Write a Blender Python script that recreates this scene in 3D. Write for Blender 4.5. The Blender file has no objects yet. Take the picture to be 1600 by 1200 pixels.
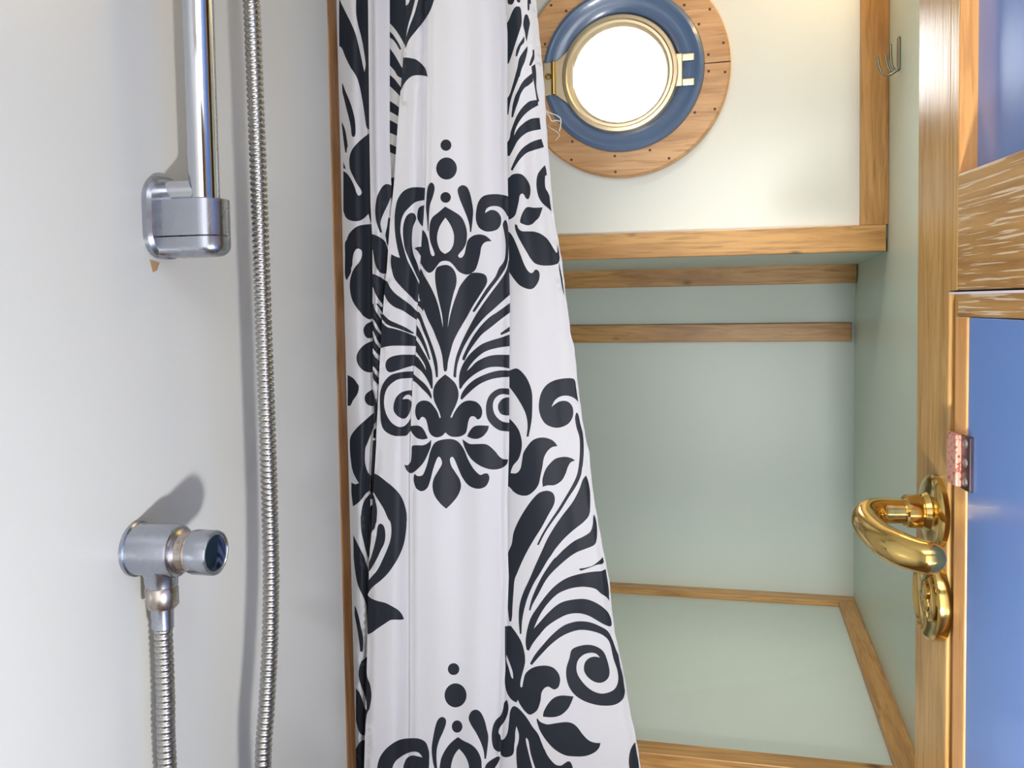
import bpy, bmesh, math, random
from mathutils import Vector, Matrix, geometry

# ------------------------------------------------------------------ camera
SC = bpy.context.scene
COL = SC.collection
FPX = 1400.0
EYE = Vector((0.0, 0.0, 1.25))
YAW, PITCH, ROLL = math.radians(14.0), math.radians(2.9), math.radians(0.95)
PX0, PY0 = 800.0, 546.0
_r0 = Vector((math.cos(YAW), math.sin(YAW), 0))
_f = Vector((-math.sin(YAW) * math.cos(PITCH), math.cos(YAW) * math.cos(PITCH), -math.sin(PITCH)))
_u0 = _r0.cross(_f)
CR = _r0 * math.cos(ROLL) - _u0 * math.sin(ROLL)
CU = _u0 * math.cos(ROLL) + _r0 * math.sin(ROLL)
CF = _f
cam_d = bpy.data.cameras.new('camera')
cam_d.sensor_fit = 'HORIZONTAL'
cam_d.sensor_width = 36.0
cam_d.lens = 36.0 * FPX / 1600.0
cam_d.shift_y = -(600.0 - PY0) / 1600.0
cam_d.clip_start = 0.02
cam = bpy.data.objects.new('camera', cam_d)
COL.objects.link(cam)
m = Matrix.Identity(4)
for i in range(3):
    m[i][0], m[i][1], m[i][2], m[i][3] = CR[i], CU[i], -CF[i], EYE[i]
cam.matrix_world = m
SC.camera = cam

# ------------------------------------------------------------------ world, lights, exposure
SC.view_settings.view_transform = 'Standard'
SC.view_settings.look = 'None'
SC.view_settings.gamma = 1.0
SC.view_settings.use_curve_mapping = False
SC.view_settings.exposure = 0.32
SC.cycles.use_denoising = True
SC.cycles.max_bounces = 8
SC.cycles.caustics_reflective = False
SC.cycles.caustics_refractive = False
SC.cycles.sample_clamp_indirect = 6.0

W = bpy.data.worlds.new('overcast_sky')
SC.world = W
W.use_nodes = True
W.node_tree.nodes['Background'].inputs[0].default_value = (0.96, 0.98, 1.0, 1)
W.node_tree.nodes['Background'].inputs[1].default_value = 9.0


def area_light(name, loc, target, size, power, color, size_y=None, portal=False, spread=None):
    d = bpy.data.lights.new(name, 'AREA')
    d.energy = power
    d.color = color
    d.size = size
    if size_y:
        d.shape = 'RECTANGLE'
        d.size_y = size_y
    if spread:
        d.spread = spread
    o = bpy.data.objects.new(name, d)
    COL.objects.link(o)
    o.location = loc
    o.rotation_euler = (Vector(target) - Vector(loc)).to_track_quat('-Z', 'Y').to_euler()
    if portal:
        d.cycles.is_portal = True
    return o


# camera flash held low beside the camera, plus soft fill lights added out of view
area_light('camera_flash', (0.10, 0.10, 0.86), (-0.35, 1.0, 1.25), 0.045, 5.6, (1.0, 0.99, 0.99))
area_light('ceiling_fill', (0.0, 0.15, 1.87), (-0.08, 1.1, 1.25), 0.6, 3.4, (0.97, 0.98, 1.0))  # added overhead fill, no such fitting in the cabin
area_light('bench_fill', (0.06, 1.0, 1.90), (0.02, 1.52, 0.66), 0.12, 0.55, (1.0, 0.94, 0.84), spread=math.radians(56))  # narrow fill added to brighten the bench top, no fixture there
area_light('rear_fill', (-0.1, -0.93, 1.15), (-0.1, 1.0, 1.1), 0.9, 7.5, (0.96, 0.98, 1.0), size_y=1.5)  # large fill added behind the camera, there is no opening in that wall
area_light('porthole_daylight', (-0.18, 1.62, 1.64), (-0.18, 1.0, 1.6), 0.2, 0, (1, 1, 1), portal=True)

# ------------------------------------------------------------------ helpers


def ray(px, py):
    return (CF + CR * ((px - PX0) / FPX) - CU * ((py - PY0) / FPX)).normalized()


def at(px, py, axis, val):
    """point where the sight line of a pixel meets the plane axis = val"""
    d = ray(px, py)
    return EYE + d * ((val - EYE[axis]) / d[axis])


def at_plane(px, py, p0, n):
    d = ray(px, py)
    return EYE + d * ((p0 - EYE).dot(n) / d.dot(n))


def new_mat(name):
    mt = bpy.data.materials.new(name)
    mt.use_nodes = True
    nt = mt.node_tree
    return mt, nt, nt.nodes['Principled BSDF'], nt.nodes['Material Output']


def srgb(r, g, b):
    f = lambda c: (c / 255 / 12.92) if c / 255 <= 0.04045 else ((c / 255 + 0.055) / 1.055) ** 2.4
    return (f(r), f(g), f(b), 1)


def N(nt, kind, **kw):
    n = nt.nodes.new(kind)
    for k, v in kw.items():
        if k.startswith('i_'):
            key = k[2:]
            n.inputs[int(key) if key.isdigit() else key.replace('_', ' ')].default_value = v
        else:
            setattr(n, k, v)
    return n


def paint(name, rgb, rough=0.4, spec=0.5, vary=0.03, bump=0.02, scale=6.0, coat=0.0):
    mt, nt, b, out = new_mat(name)
    tc = N(nt, 'ShaderNodeTexCoord')
    no = N(nt, 'ShaderNodeTexNoise', i_Scale=scale, i_Detail=4.0)
    nt.links.new(tc.outputs['Object'], no.inputs['Vector'])
    mx = N(nt, 'ShaderNodeMix', data_type='RGBA')
    mx.inputs[6].default_value = rgb
    mx.inputs[7].default_value = tuple(c * (1 - vary * 2) for c in rgb[:3]) + (1,)
    nt.links.new(no.outputs['Fac'], mx.inputs[0])
    nt.links.new(mx.outputs[2], b.inputs['Base Color'])
    b.inputs['Roughness'].default_value = rough
    b.inputs['Specular IOR Level'].default_value = spec
    b.inputs['Coat Weight'].default_value = coat
    b.inputs['Coat Roughness'].default_value = 0.08
    n2 = N(nt, 'ShaderNodeTexNoise', i_Scale=260.0, i_Detail=2.0)
    nt.links.new(tc.outputs['Object'], n2.inputs['Vector'])
    bp = N(nt, 'ShaderNodeBump', i_Strength=bump, i_Distance=0.002)
    nt.links.new(n2.outputs['Fac'], bp.inputs['Height'])
    nt.links.new(bp.outputs['Normal'], b.inputs['Normal'])
    return mt


def metal(name, rgb, rough=0.12, vary=0.25, scale=60.0, spots=None):
    mt, nt, b, out = new_mat(name)
    b.inputs['Metallic'].default_value = 1.0
    b.inputs['Base Color'].default_value = rgb
    tc = N(nt, 'ShaderNodeTexCoord')
    no = N(nt, 'ShaderNodeTexNoise', i_Scale=scale, i_Detail=5.0)
    nt.links.new(tc.outputs['Object'], no.inputs['Vector'])
    mr = N(nt, 'ShaderNodeMapRange')
    mr.inputs['To Min'].default_value = rough * (1 - vary)
    mr.inputs['To Max'].default_value = rough * (1 + vary)
    nt.links.new(no.outputs['Fac'], mr.inputs['Value'])
    nt.links.new(mr.outputs['Result'], b.inputs['Roughness'])
    if spots:
        rp = N(nt, 'ShaderNodeValToRGB')
        rp.color_ramp.elements[0].position = 0.52
        rp.color_ramp.elements[0].color = rgb
        rp.color_ramp.elements[1].position = 0.66
        rp.color_ramp.elements[1].color = spots
        nt.links.new(no.outputs['Fac'], rp.inputs['Fac'])
        nt.links.new(rp.outputs['Color'], b.inputs['Base Color'])
    return mt


def wood(name, light, dark, axis=0, rough=0.38, white=0.0, knots=True, fine=1.0):
    """oak with grain running along the given axis of the object"""
    mt, nt, b, out = new_mat(name)
    tc = N(nt, 'ShaderNodeTexCoord')
    mp = N(nt, 'ShaderNodeMapping')
    sc = [42.0 * fine] * 3
    sc[axis] = 3.2 * fine
    mp.inputs['Scale'].default_value = sc
    nt.links.new(tc.outputs['Object'], mp.inputs['Vector'])
    n1 = N(nt, 'ShaderNodeTexNoise', i_Scale=1.0, i_Detail=6.0, i_Roughness=0.62, i_Distortion=1.6)
    nt.links.new(mp.outputs['Vector'], n1.inputs['Vector'])
    rp = N(nt, 'ShaderNodeValToRGB')
    rp.color_ramp.elements[0].position = 0.32
    rp.color_ramp.elements[0].color = dark
    rp.color_ramp.elements[1].position = 0.62
    rp.color_ramp.elements[1].color = light
    nt.links.new(n1.outputs['Fac'], rp.inputs['Fac'])
    col = rp.outputs['Color']
    # slow tone drift along the plank
    n3 = N(nt, 'ShaderNodeTexNoise', i_Scale=5.0, i_Detail=3.0)
    nt.links.new(tc.outputs['Object'], n3.inputs['Vector'])
    m3 = N(nt, 'ShaderNodeMix', data_type='RGBA', blend_type='MULTIPLY')
    m3.inputs[7].default_value = (0.80, 0.74, 0.66, 1)
    r3 = N(nt, 'ShaderNodeMapRange')
    r3.inputs['From Min'].default_value = 0.45
    r3.inputs['From Max'].default_value = 0.7
    nt.links.new(n3.outputs['Fac'], r3.inputs['Value'])
    nt.links.new(r3.outputs['Result'], m3.inputs[0])
    nt.links.new(col, m3.inputs[6])
    col = m3.outputs[2]
    if knots:
        mk = N(nt, 'ShaderNodeMapping')
        ks = [26.0] * 3
        ks[axis] = 13.0
        mk.inputs['Scale'].default_value = ks
        nt.links.new(tc.outputs['Object'], mk.inputs['Vector'])
        vo = N(nt, 'ShaderNodeTexVoronoi', i_Scale=0.7)
        nt.links.new(mk.outputs['Vector'], vo.inputs['Vector'])
        rk = N(nt, 'ShaderNodeValToRGB')
        rk.color_ramp.elements[0].position = 0.05
        rk.color_ramp.elements[0].color = (1, 1, 1, 1)
        rk.color_ramp.elements[1].position = 0.13
        rk.color_ramp.elements[1].color = (0, 0, 0, 1)
        nt.links.new(vo.outputs['Distance'], rk.inputs['Fac'])
        m4 = N(nt, 'ShaderNodeMix', data_type='RGBA')
        m4.inputs[7].default_value = tuple(c * 0.28 for c in dark[:3]) + (1,)
        nt.links.new(rk.outputs['Color'], m4.inputs[0])
        nt.links.new(col, m4.inputs[6])
        col = m4.outputs[2]
    # fine dark pores
    mp2 = N(nt, 'ShaderNodeMapping')
    s2 = [230.0] * 3
    s2[axis] = 16.0
    mp2.inputs['Scale'].default_value = s2
    nt.links.new(tc.outputs['Object'], mp2.inputs['Vector'])
    n2 = N(nt, 'ShaderNodeTexNoise', i_Scale=1.0, i_Detail=3.0)
    nt.links.new(mp2.outputs['Vector'], n2.inputs['Vector'])
    r2 = N(nt, 'ShaderNodeMapRange')
    r2.inputs['From Min'].default_value = 0.54
    r2.inputs['From Max'].default_value = 0.68
    nt.links.new(n2.outputs['Fac'], r2.inputs['Value'])
    m2 = N(nt, 'ShaderNodeMix', data_type='RGBA')
    if white > 0:
        m2.inputs[7].default_value = srgb(226, 208, 178)
        r2.inputs['To Max'].default_value = white
        r2.inputs['From Min'].default_value = 0.55
        r2.inputs['From Max'].default_value = 0.61
        s2[axis] = 22.0
        s2 = [520.0] * 3
        s2[axis] = 15.0
        mp2.inputs['Scale'].default_value = s2
        n2.inputs['Distortion'].default_value = 0.35
    else:
        m2.inputs[7].default_value = tuple(c * 0.7 for c in dark[:3]) + (1,)
        r2.inputs['To Max'].default_value = 0.55
    nt.links.new(r2.outputs['Result'], m2.inputs[0])
    nt.links.new(col, m2.inputs[6])
    nt.links.new(m2.outputs[2], b.inputs['Base Color'])
    b.inputs['Roughness'].default_value = rough
    bp = N(nt, 'ShaderNodeBump', i_Strength=0.25, i_Distance=0.0006)
    nt.links.new(n2.outputs['Fac'], bp.inputs['Height'])
    nt.links.new(bp.outputs['Normal'], b.inputs['Normal'])
    return mt


M = {}
M['shower_wall'] = paint('glossy white shower laminate', srgb(208, 209, 206), 0.3, 0.5, 0.015, 0.02)
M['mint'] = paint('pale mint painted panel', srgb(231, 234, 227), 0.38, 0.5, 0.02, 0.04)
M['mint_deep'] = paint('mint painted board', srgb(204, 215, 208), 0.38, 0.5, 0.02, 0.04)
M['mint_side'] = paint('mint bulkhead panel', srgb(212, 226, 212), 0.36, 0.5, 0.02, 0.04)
M['ceiling'] = paint('white ceiling paint', srgb(228, 224, 214), 0.5, 0.4)
M['floor'] = wood('floor boards', srgb(150, 110, 70), srgb(96, 64, 38), 1)
M['cabin_wood'] = wood('cabin lining boards', srgb(150, 105, 60), srgb(84, 54, 30), 2)
OAK_L, OAK_D = srgb(204, 158, 96), srgb(160, 114, 60)
M['oak_x'] = wood('honey oak trim', OAK_L, OAK_D, 0)
M['oak_ring'] = wood('pale oak ring', srgb(226, 182, 132), srgb(196, 146, 96), 0, knots=False)
M['oak_y'] = wood('honey oak side trim', OAK_L, OAK_D, 1)
M['oak_z'] = wood('honey oak upright trim', OAK_L, OAK_D, 2)
M['oak_edge'] = wood('oak edge strip', srgb(162, 118, 74), srgb(112, 76, 42), 2, knots=False, rough=0.5)
M['door_oak_z'] = wood('varnished oak stile', srgb(206, 164, 100), srgb(168, 124, 64), 2, rough=0.24, knots=False, fine=1.7)
M['door_oak_u'] = wood('limed oak rail', srgb(190, 146, 84), srgb(150, 106, 52), 0, rough=0.35, white=0.75, knots=False)
M['bead'] = wood('orange oak bead', srgb(232, 174, 108), srgb(206, 142, 78), 2, rough=0.3, knots=False)
M['blue'] = paint('blue door paint', srgb(104, 140, 204), 0.25, 0.6, 0.02, 0.02, coat=0.3)
M['blue_rim'] = paint('blue enamel', srgb(96, 122, 160), 0.24, 0.6, 0.08, 0.05, coat=0.5)
M['brass'] = metal('polished brass', srgb(218, 186, 112), 0.14, 0.5, 90.0)
M['brass_pale'] = metal('satin brass frame', srgb(240, 222, 188), 0.4, 0.3)
M['chrome'] = metal('chrome', srgb(214, 216, 222), 0.09, 0.4)
M['chrome_dull'] = metal('dulled chrome', srgb(176, 180, 190), 0.27, 0.25)
M['hose_chrome'] = metal('hose chrome', srgb(176, 174, 170), 0.28, 0.25, 200.0)
M['chrome_stain'] = metal('limescaled chrome', srgb(190, 180, 172), 0.3, 0.3, 90.0, srgb(150, 132, 118))
M['chrome_blue'] = metal('dark mirror cap', srgb(60, 78, 120), 0.08, 0.3)
M['rust'] = metal('rusty steel', srgb(216, 158, 140), 0.5, 0.2, 420.0, srgb(150, 76, 46))
M['rust'].node_tree.nodes['Principled BSDF'].inputs['Metallic'].default_value = 0.35
M['dark_steel'] = metal('dark screw plate', srgb(84, 74, 80), 0.35, 0.3)
M['screw'] = metal('screw head', srgb(190, 180, 176), 0.3)
M['hook'] = metal('brushed nickel', srgb(150, 150, 132), 0.3)
M['black_gap'] = paint('black gap fill', srgb(24, 20, 20), 0.6)
M['white_edge'] = paint('white gap edge', srgb(226, 220, 226), 0.4)
M['plug'] = paint('dark wood plug', srgb(84, 56, 40), 0.6)
M['thread'] = paint('frayed white thread', srgb(226, 222, 214), 0.8)
M['rust_stain'] = paint('rust stain', srgb(176, 140, 104), 0.8)


def cloth(name, rgb, trans_rgb, trans):
    mt, nt, b, out = new_mat(name)
    b.inputs['Base Color'].default_value = rgb
    b.inputs['Roughness'].default_value = 0.55
    b.inputs['Specular IOR Level'].default_value = 0.3
    b.inputs['Sheen Weight'].default_value = 0.05
    tc = N(nt, 'ShaderNodeTexCoord')
    wv = N(nt, 'ShaderNodeTexNoise', i_Scale=420.0, i_Detail=2.0)
    nt.links.new(tc.outputs['Object'], wv.inputs['Vector'])
    bp = N(nt, 'ShaderNodeBump', i_Strength=0.08, i_Distance=0.0006)
    nt.links.new(wv.outputs['Fac'], bp.inputs['Height'])
    nt.links.new(bp.outputs['Normal'], b.inputs['Normal'])
    tr = N(nt, 'ShaderNodeBsdfTranslucent')
    tr.inputs['Color'].default_value = trans_rgb
    mx = N(nt, 'ShaderNodeMixShader')
    mx.inputs[0].default_value = trans
    nt.links.new(b.outputs[0], mx.inputs[1])
    nt.links.new(tr.outputs[0], mx.inputs[2])
    nt.links.new(mx.outputs[0], out.inputs['Surface'])
    return mt


M['cloth_white'] = cloth('white polyester curtain', srgb(240, 239, 246), srgb(244, 244, 236), 0.3)
M['cloth_black'] = cloth('black damask print', srgb(36, 39, 49), srgb(76, 92, 110), 0.17)

mt, nt, b, out = new_mat('porthole glass')
gl = N(nt, 'ShaderNodeBsdfGlossy')
gl.inputs['Roughness'].default_value = 0.02
tp = N(nt, 'ShaderNodeBsdfTransparent')
fr = N(nt, 'ShaderNodeFresnel', i_IOR=1.45)
mx = N(nt, 'ShaderNodeMixShader')
nt.links.new(fr.outputs[0], mx.inputs[0])
nt.links.new(tp.outputs[0], mx.inputs[1])
nt.links.new(gl.outputs[0], mx.inputs[2])
nt.links.new(mx.outputs[0], out.inputs['Surface'])
M['glass'] = mt

mt, nt, b, out = new_mat('lamp diffuser')
b.inputs['Emission Color'].default_value = (1.0, 0.72, 0.38, 1)
b.inputs['Emission Strength'].default_value = 3.0
M['lamp'] = mt


def link(name, me, mat=None, parent=None, smooth=False):
    if isinstance(me, bmesh.types.BMesh):
        bm = me
        me = bpy.data.meshes.new(name)
        bmesh.ops.recalc_face_normals(bm, faces=bm.faces)
        bm.to_mesh(me)
        bm.free()
    if mat:
        me.materials.append(M[mat] if isinstance(mat, str) else mat)
    o = bpy.data.objects.new(name, me)
    COL.objects.link(o)
    if parent:
        o.parent = parent
        if parent.matrix_world != Matrix.Identity(4) or parent.location.length > 0:
            pass
    if smooth:
        for p in me.polygons:
            p.use_smooth = True
        md = o.modifiers.new('edge', 'EDGE_SPLIT')
        md.split_angle = math.radians(38)
    return o


def tag(o, label=None, cat=None, group=None, kind=None):
    if label:
        o['label'] = label
    if cat:
        o['category'] = cat
    if group:
        o['group'] = group
    if kind:
        o['kind'] = kind
    return o


def empty(name, loc=(0, 0, 0)):
    o = bpy.data.objects.new(name, None)
    COL.objects.link(o)
    o.empty_display_size = 0.05
    o.location = loc
    return o


def child(root, name, bm, mat, label=None, smooth=False, bevel=None):
    """mesh given in world coordinates, parented to root"""
    o = link(name, bm, mat, None, smooth)
    if bevel:
        md = o.modifiers.new('bevel', 'BEVEL')
        md.width = bevel
        md.segments = 2
        md.limit_method = 'ANGLE'
    wm = Matrix.Identity(4)
    r = root
    chain = []
    while r:
        chain.append(r)
        r = r.parent
    for c in reversed(chain):
        wm = wm @ c.matrix_basis
    o.parent = root
    # shift the mesh into the parent's frame
    o.data.transform(wm.inverted())
    if label:
        o['label'] = label
    return o


def hexa(pts):
    """box from 8 corners: 4 of one face then the 4 opposite ones in the same order"""
    bm = bmesh.new()
    v = [bm.verts.new(p) for p in pts]
    for f in ((0, 1, 2, 3), (7, 6, 5, 4), (0, 4, 5, 1), (1, 5, 6, 2), (2, 6, 7, 3), (3, 7, 4, 0)):
        bm.faces.new([v[i] for i in f])
    return bm


def box(x0, x1, y0, y1, z0, z1):
    return hexa([(x0, y0, z0), (x1, y0, z0), (x1, y1, z0), (x0, y1, z0),
                 (x0, y0, z1), (x1, y0, z1), (x1, y1, z1), (x0, y1, z1)])


def slab(quad, off):
    """quad of 4 points thickened by a vector"""
    off = Vector(off)
    return hexa([Vector(q) for q in quad] + [Vector(q) + off for q in quad])


def lathe(profile, frame, seg=64, arc=(0.0, 2 * math.pi), closed_profile=False):
    """profile = [(r, h)], frame = matrix whose z is the axis"""
    bm = bmesh.new()
    full = abs(arc[1] - arc[0] - 2 * math.pi) < 1e-6
    n = seg if full else seg + 1
    rings = []
    for r, h in profile:
        if r < 1e-6:
            rings.append([bm.verts.new(frame @ Vector((0, 0, h)))])
        else:
            rings.append([bm.verts.new(frame @ Vector((r * math.cos(arc[0] + (arc[1] - arc[0]) * i / seg),
                                                       r * math.sin(arc[0] + (arc[1] - arc[0]) * i / seg), h))) for i in range(n)])
    pairs = list(zip(rings, rings[1:]))
    if closed_profile:
        pairs.append((rings[-1], rings[0]))
    for a, b_ in pairs:
        for i in range(seg):
            j = (i + 1) % n
            if len(a) == 1 and len(b_) == 1:
                continue
            if len(a) == 1:
                bm.faces.new((a[0], b_[j], b_[i]))
            elif len(b_) == 1:
                bm.faces.new((a[i], a[j], b_[0]))
            else:
                bm.faces.new((a[i], a[j], b_[j], b_[i]))
    if not full and closed_profile:
        bm.faces.new([r[0] for r in rings])
        bm.faces.new([r[-1] for r in reversed(rings)])
    return bm


def frame_at(loc, z, x=None):
    z = Vector(z).normalized()
    x = Vector(x) if x else (Vector((0, 0, 1)) if abs(z.z) < 0.9 else Vector((1, 0, 0)))
    x = (x - z * x.dot(z)).normalized()
    y = z.cross(x)
    mm = Matrix.Identity(4)
    for i in range(3):
        mm[i][0], mm[i][1], mm[i][2], mm[i][3] = x[i], y[i], z[i], loc[i]
    return mm


def catmull(pts, per=6, closed=False):
    P = [Vector(p) for p in pts]
    n = len(P)
    out_ = []
    rng = n if closed else n - 1
    for i in range(rng):
        if closed:
            a, b_, c, d = P[(i - 1) % n], P[i], P[(i + 1) % n], P[(i + 2) % n]
        else:
            b_, c = P[i], P[i + 1]
            a = P[i - 1] if i > 0 else b_ * 2 - c
            d = P[i + 2] if i + 2 < n else c * 2 - b_
        for k in range(per):
            t = k / per
            out_.append(0.5 * ((2 * b_) + (c - a) * t + (2 * a - 5 * b_ + 4 * c - d) * t * t + (3 * b_ - a - 3 * c + d) * t ** 3))
    if not closed:
        out_.append(P[-1])
    return out_


def sweep(path, radius, seg=16, cap=True, squash=None):
    """tube along a list of points; radius number or function of index"""
    bm = bmesh.new()
    n = len(path)
    up = Vector((0.31, 0.2, 0.93))
    rings = []
    px = None
    for i, p in enumerate(path):
        t = (path[min(i + 1, n - 1)] - path[max(i - 1, 0)]).normalized()
        if px is None:
            px = (up - t * up.dot(t)).normalized()
        px = (px - t * px.dot(t)).normalized()
        py = t.cross(px)
        r = radius(i) if callable(radius) else radius
        rings.append([bm.verts.new(p + (px * math.cos(2 * math.pi * k / seg) + py * math.sin(2 * math.pi * k / seg)) * r) for k in range(seg)])
    for a, b_ in zip(rings, rings[1:]):
        for k in range(seg):
            j = (k + 1) % seg
            bm.faces.new((a[k], a[j], b_[j], b_[k]))
    if cap:
        bm.faces.new(rings[0][::-1])
        bm.faces.new(rings[-1])
    return bm


def merge(*bms):
    me = bpy.data.meshes.new('tmp')
    out_ = bmesh.new()
    for b_ in bms:
        b_.to_mesh(me)
        out_.from_mesh(me)
        b_.free()
    bpy.data.meshes.remove(me)
    return out_


# ------------------------------------------------------------------ the room
XL, XR = -0.50, at(1386, 380, 1, 1.45).x      # shower wall, right bulkhead
YP, YH = 1.45, XR / (at(1333, 700, 1, 1.0).x)  # porthole panel, deep hull panel
CEIL = 1.93
XFAR = -0.86

tag(link('floor', box(-1.0, 1.0, -1.1, YH + 0.1, -0.04, 0.0), 'floor'), kind='structure')
tag(link('ceiling', box(-1.0, 1.0, -1.1, YH + 0.1, CEIL, CEIL + 0.04), 'ceiling'), kind='structure')
YS = at(524, 500, 0, XL).y                     # end of the shower partition
tag(link('wall_left', box(XL - 0.028, XL, -1.0, YS, 0.0, CEIL), 'shower_wall'), kind='structure')
tag(link('wall_far_left', box(XFAR - 0.04, XFAR, -1.0, YH, 0.0, CEIL), 'mint'), kind='structure')
tag(link('wall_behind', box(XFAR, 0.66, -1.04, -1.0, 0.0, CEIL), 'cabin_wood'), kind='structure')
tag(link('wall_right', box(XR, XR + 0.03, 0.98, YH, 0.0, CEIL), 'mint_side'), kind='structure')
tag(link('wall_passage', box(0.60, 0.64, -1.0, 1.01, 0.0, CEIL), 'cabin_wood'), kind='structure')
tag(link('wall_return', box(XR + 0.03, 0.60, 0.98, 1.01, 0.0, CEIL), 'cabin_wood'), kind='structure')

# wood capping on the end of the shower partition
q = [(XL - 0.028, YS), (XL + 0.001, YS), (XL + 0.001, YS + 0.022), (XL - 0.028, YS + 0.022)]
tag(link('trim_1', box(XL - 0.031, XL + 0.002, YS, YS + 0.024, 0.0, CEIL), 'oak_edge'), kind='structure')

# porthole panel with a round hole
zc = at(974, 114, 1, YP)
PC = Vector((zc.x, YP, zc.z))
R_WOOD = abs(at(1142, 112, 1, YP).x - PC.x)
R_BLUE = abs(at(1101, 112, 1, YP).x - PC.x)
R_HOLE = R_BLUE * 0.80
ledge_z = at(1384, 392, 1, YP - 0.012).z
top_trim_z = at(1384, 350, 1, YP - 0.012).z


def plate_with_hole(x0, x1, z0, z1, y0, y1, c, r, seg=72):
    vs = [Vector((x0, z0)), Vector((x1, z0)), Vector((x1, z1)), Vector((x0, z1))]
    vs += [Vector((c.x + r * math.cos(2 * math.pi * i / seg), c.z + r * math.sin(2 * math.pi * i / seg))) for i in range(seg)]
    fs = [[0, 1, 2, 3], [4 + i for i in range(seg)]]
    v2, e2, f2, *_ = geometry.delaunay_2d_cdt(vs, [], fs, 0, 1e-6)
    bm = bmesh.new()
    A = [bm.verts.new((p.x, y0, p.y)) for p in v2]
    B = [bm.verts.new((p.x, y1, p.y)) for p in v2]
    edges = {}
    for f in f2:
        cx = sum(v2[i].x for i in f) / 3 - c.x
        cz = sum(v2[i].y for i in f) / 3 - c.z
        if math.hypot(cx, cz) < r * 0.995:
            continue
        bm.faces.new([A[i] for i in f])
        bm.faces.new([B[i] for i in reversed(f)])
        for a, b_ in zip(f, f[1:] + f[:1]):
            k = (min(a, b_), max(a, b_))
            edges[k] = edges.get(k, 0) + 1
    for (a, b_), n in edges.items():
        if n == 1:
            bm.faces.new((A[a], A[b_], B[b_], B[a]))
    return bm


tag(link('wall_hull_upper', plate_with_hole(XFAR, XR, ledge_z, CEIL, YP, YP + 0.03, PC, R_HOLE), 'mint'), kind='structure')
# soffit under the upper panel running back to the deep hull panel
zb = at(1338, 414, 1, YH - 0.05).z
tag(link('wall_soffit', hexa([(XFAR, YP, ledge_z), (XR, YP, ledge_z), (XR, YH, zb), (XFAR, YH, zb),
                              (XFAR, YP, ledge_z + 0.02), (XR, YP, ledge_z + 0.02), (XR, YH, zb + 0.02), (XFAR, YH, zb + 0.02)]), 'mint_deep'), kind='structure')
ZB0 = at(1335, 934, 1, YH - 0.012).z
zs1 = at(1200, 444, 1, YH - 0.05).z
zs2 = at(1200, 510, 1, YH).z
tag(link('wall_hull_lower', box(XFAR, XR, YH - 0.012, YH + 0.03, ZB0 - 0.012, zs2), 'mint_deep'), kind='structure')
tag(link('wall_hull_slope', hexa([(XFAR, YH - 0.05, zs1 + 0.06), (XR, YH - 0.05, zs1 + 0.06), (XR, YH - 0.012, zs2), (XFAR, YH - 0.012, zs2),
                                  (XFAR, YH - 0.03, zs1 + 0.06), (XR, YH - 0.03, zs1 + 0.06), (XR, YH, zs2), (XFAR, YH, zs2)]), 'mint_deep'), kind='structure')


def x_board(name, pts, yp, thick, mat, x0=XFAR):
    """horizontal board on a plane y = yp traced by its right-hand and left-hand ends"""
    (xa, ya_t, ya_b), (xb, yb_t, yb_b) = pts
    A, B = at(xa, ya_t, 1, yp), at(xa, ya_b, 1, yp)
    C, D = at(xb, yb_t, 1, yp), at(xb, yb_b, 1, yp)
    zt, zb_ = (A.z + C.z) / 2, (B.z + D.z) / 2
    xr = max(C.x, D.x)
    o = link(name, box(x0, xr, yp, yp + thick, zb_, zt), mat)
    md = o.modifiers.new('bevel', 'BEVEL')
    md.width = 0.0015
    md.segments = 2
    return tag(o, kind='structure')


x_board('trim_2', ((882, 367, 407), (1385, 351, 392)), YP - 0.012, 0.012, 'oak_x')
x_board('trim_3', ((888, 417, 450), (1339, 414, 443)), YH - 0.062, 0.012, 'oak_x')
x_board('trim_4', ((892, 506, 534), (1331, 507, 535)), YH - 0.024, 0.012, 'oak_x')
a, b_ = at(1345, 200, 1, YP - 0.013), at(1388, 200, 1, YP - 0.013)
o = link('trim_5', box(a.x, XR - 0.0005, YP - 0.0125, YP, at(1360, 351, 1, YP - 0.012).z, CEIL), 'oak_z')
tag(o, kind='structure')

# boxed-in bench below, framed in oak
ZB = at(1335, 934, 1, YH - 0.012).z
YF = at(1190, 1192, 2, ZB).y
tw = 0.031
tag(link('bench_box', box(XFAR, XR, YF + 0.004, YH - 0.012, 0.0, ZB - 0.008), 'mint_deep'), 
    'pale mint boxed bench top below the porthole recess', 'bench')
bench = bpy.data.objects['bench_box']
bench.name = 'bench'
bench['label'] = 'pale mint boxed-in bench framed with oak edging below the recess'
child(bench, 'edging_back', box(XFAR, XR, YH - 0.012 - 0.036, YH - 0.012, ZB - 0.008, ZB + 0.003), 'oak_x', bevel=0.001)
child(bench, 'edging_side', box(XR - tw, XR, YF, YH - 0.048, ZB - 0.008, ZB + 0.002), 'oak_y', bevel=0.001)
child(bench, 'edging_front', box(XFAR, XR - tw, YF - 0.008, YF + 0.024, ZB - 0.03, ZB + 0.002), 'oak_x', bevel=0.001)
print('YH', YH, 'XR', XR, 'YS', YS, 'ZB', ZB, 'YF', YF, 'ledge', ledge_z, zb, 'PC', PC, R_WOOD, R_BLUE)


# ------------------------------------------------------------------ porthole
win = tag(empty('window_1', PC), 'round porthole with blue rim, brass frame and oak surround', kind='structure')
FY = frame_at(PC, (0, -1, 0), (1, 0, 0))       # local z points into the room, local y is down
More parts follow.
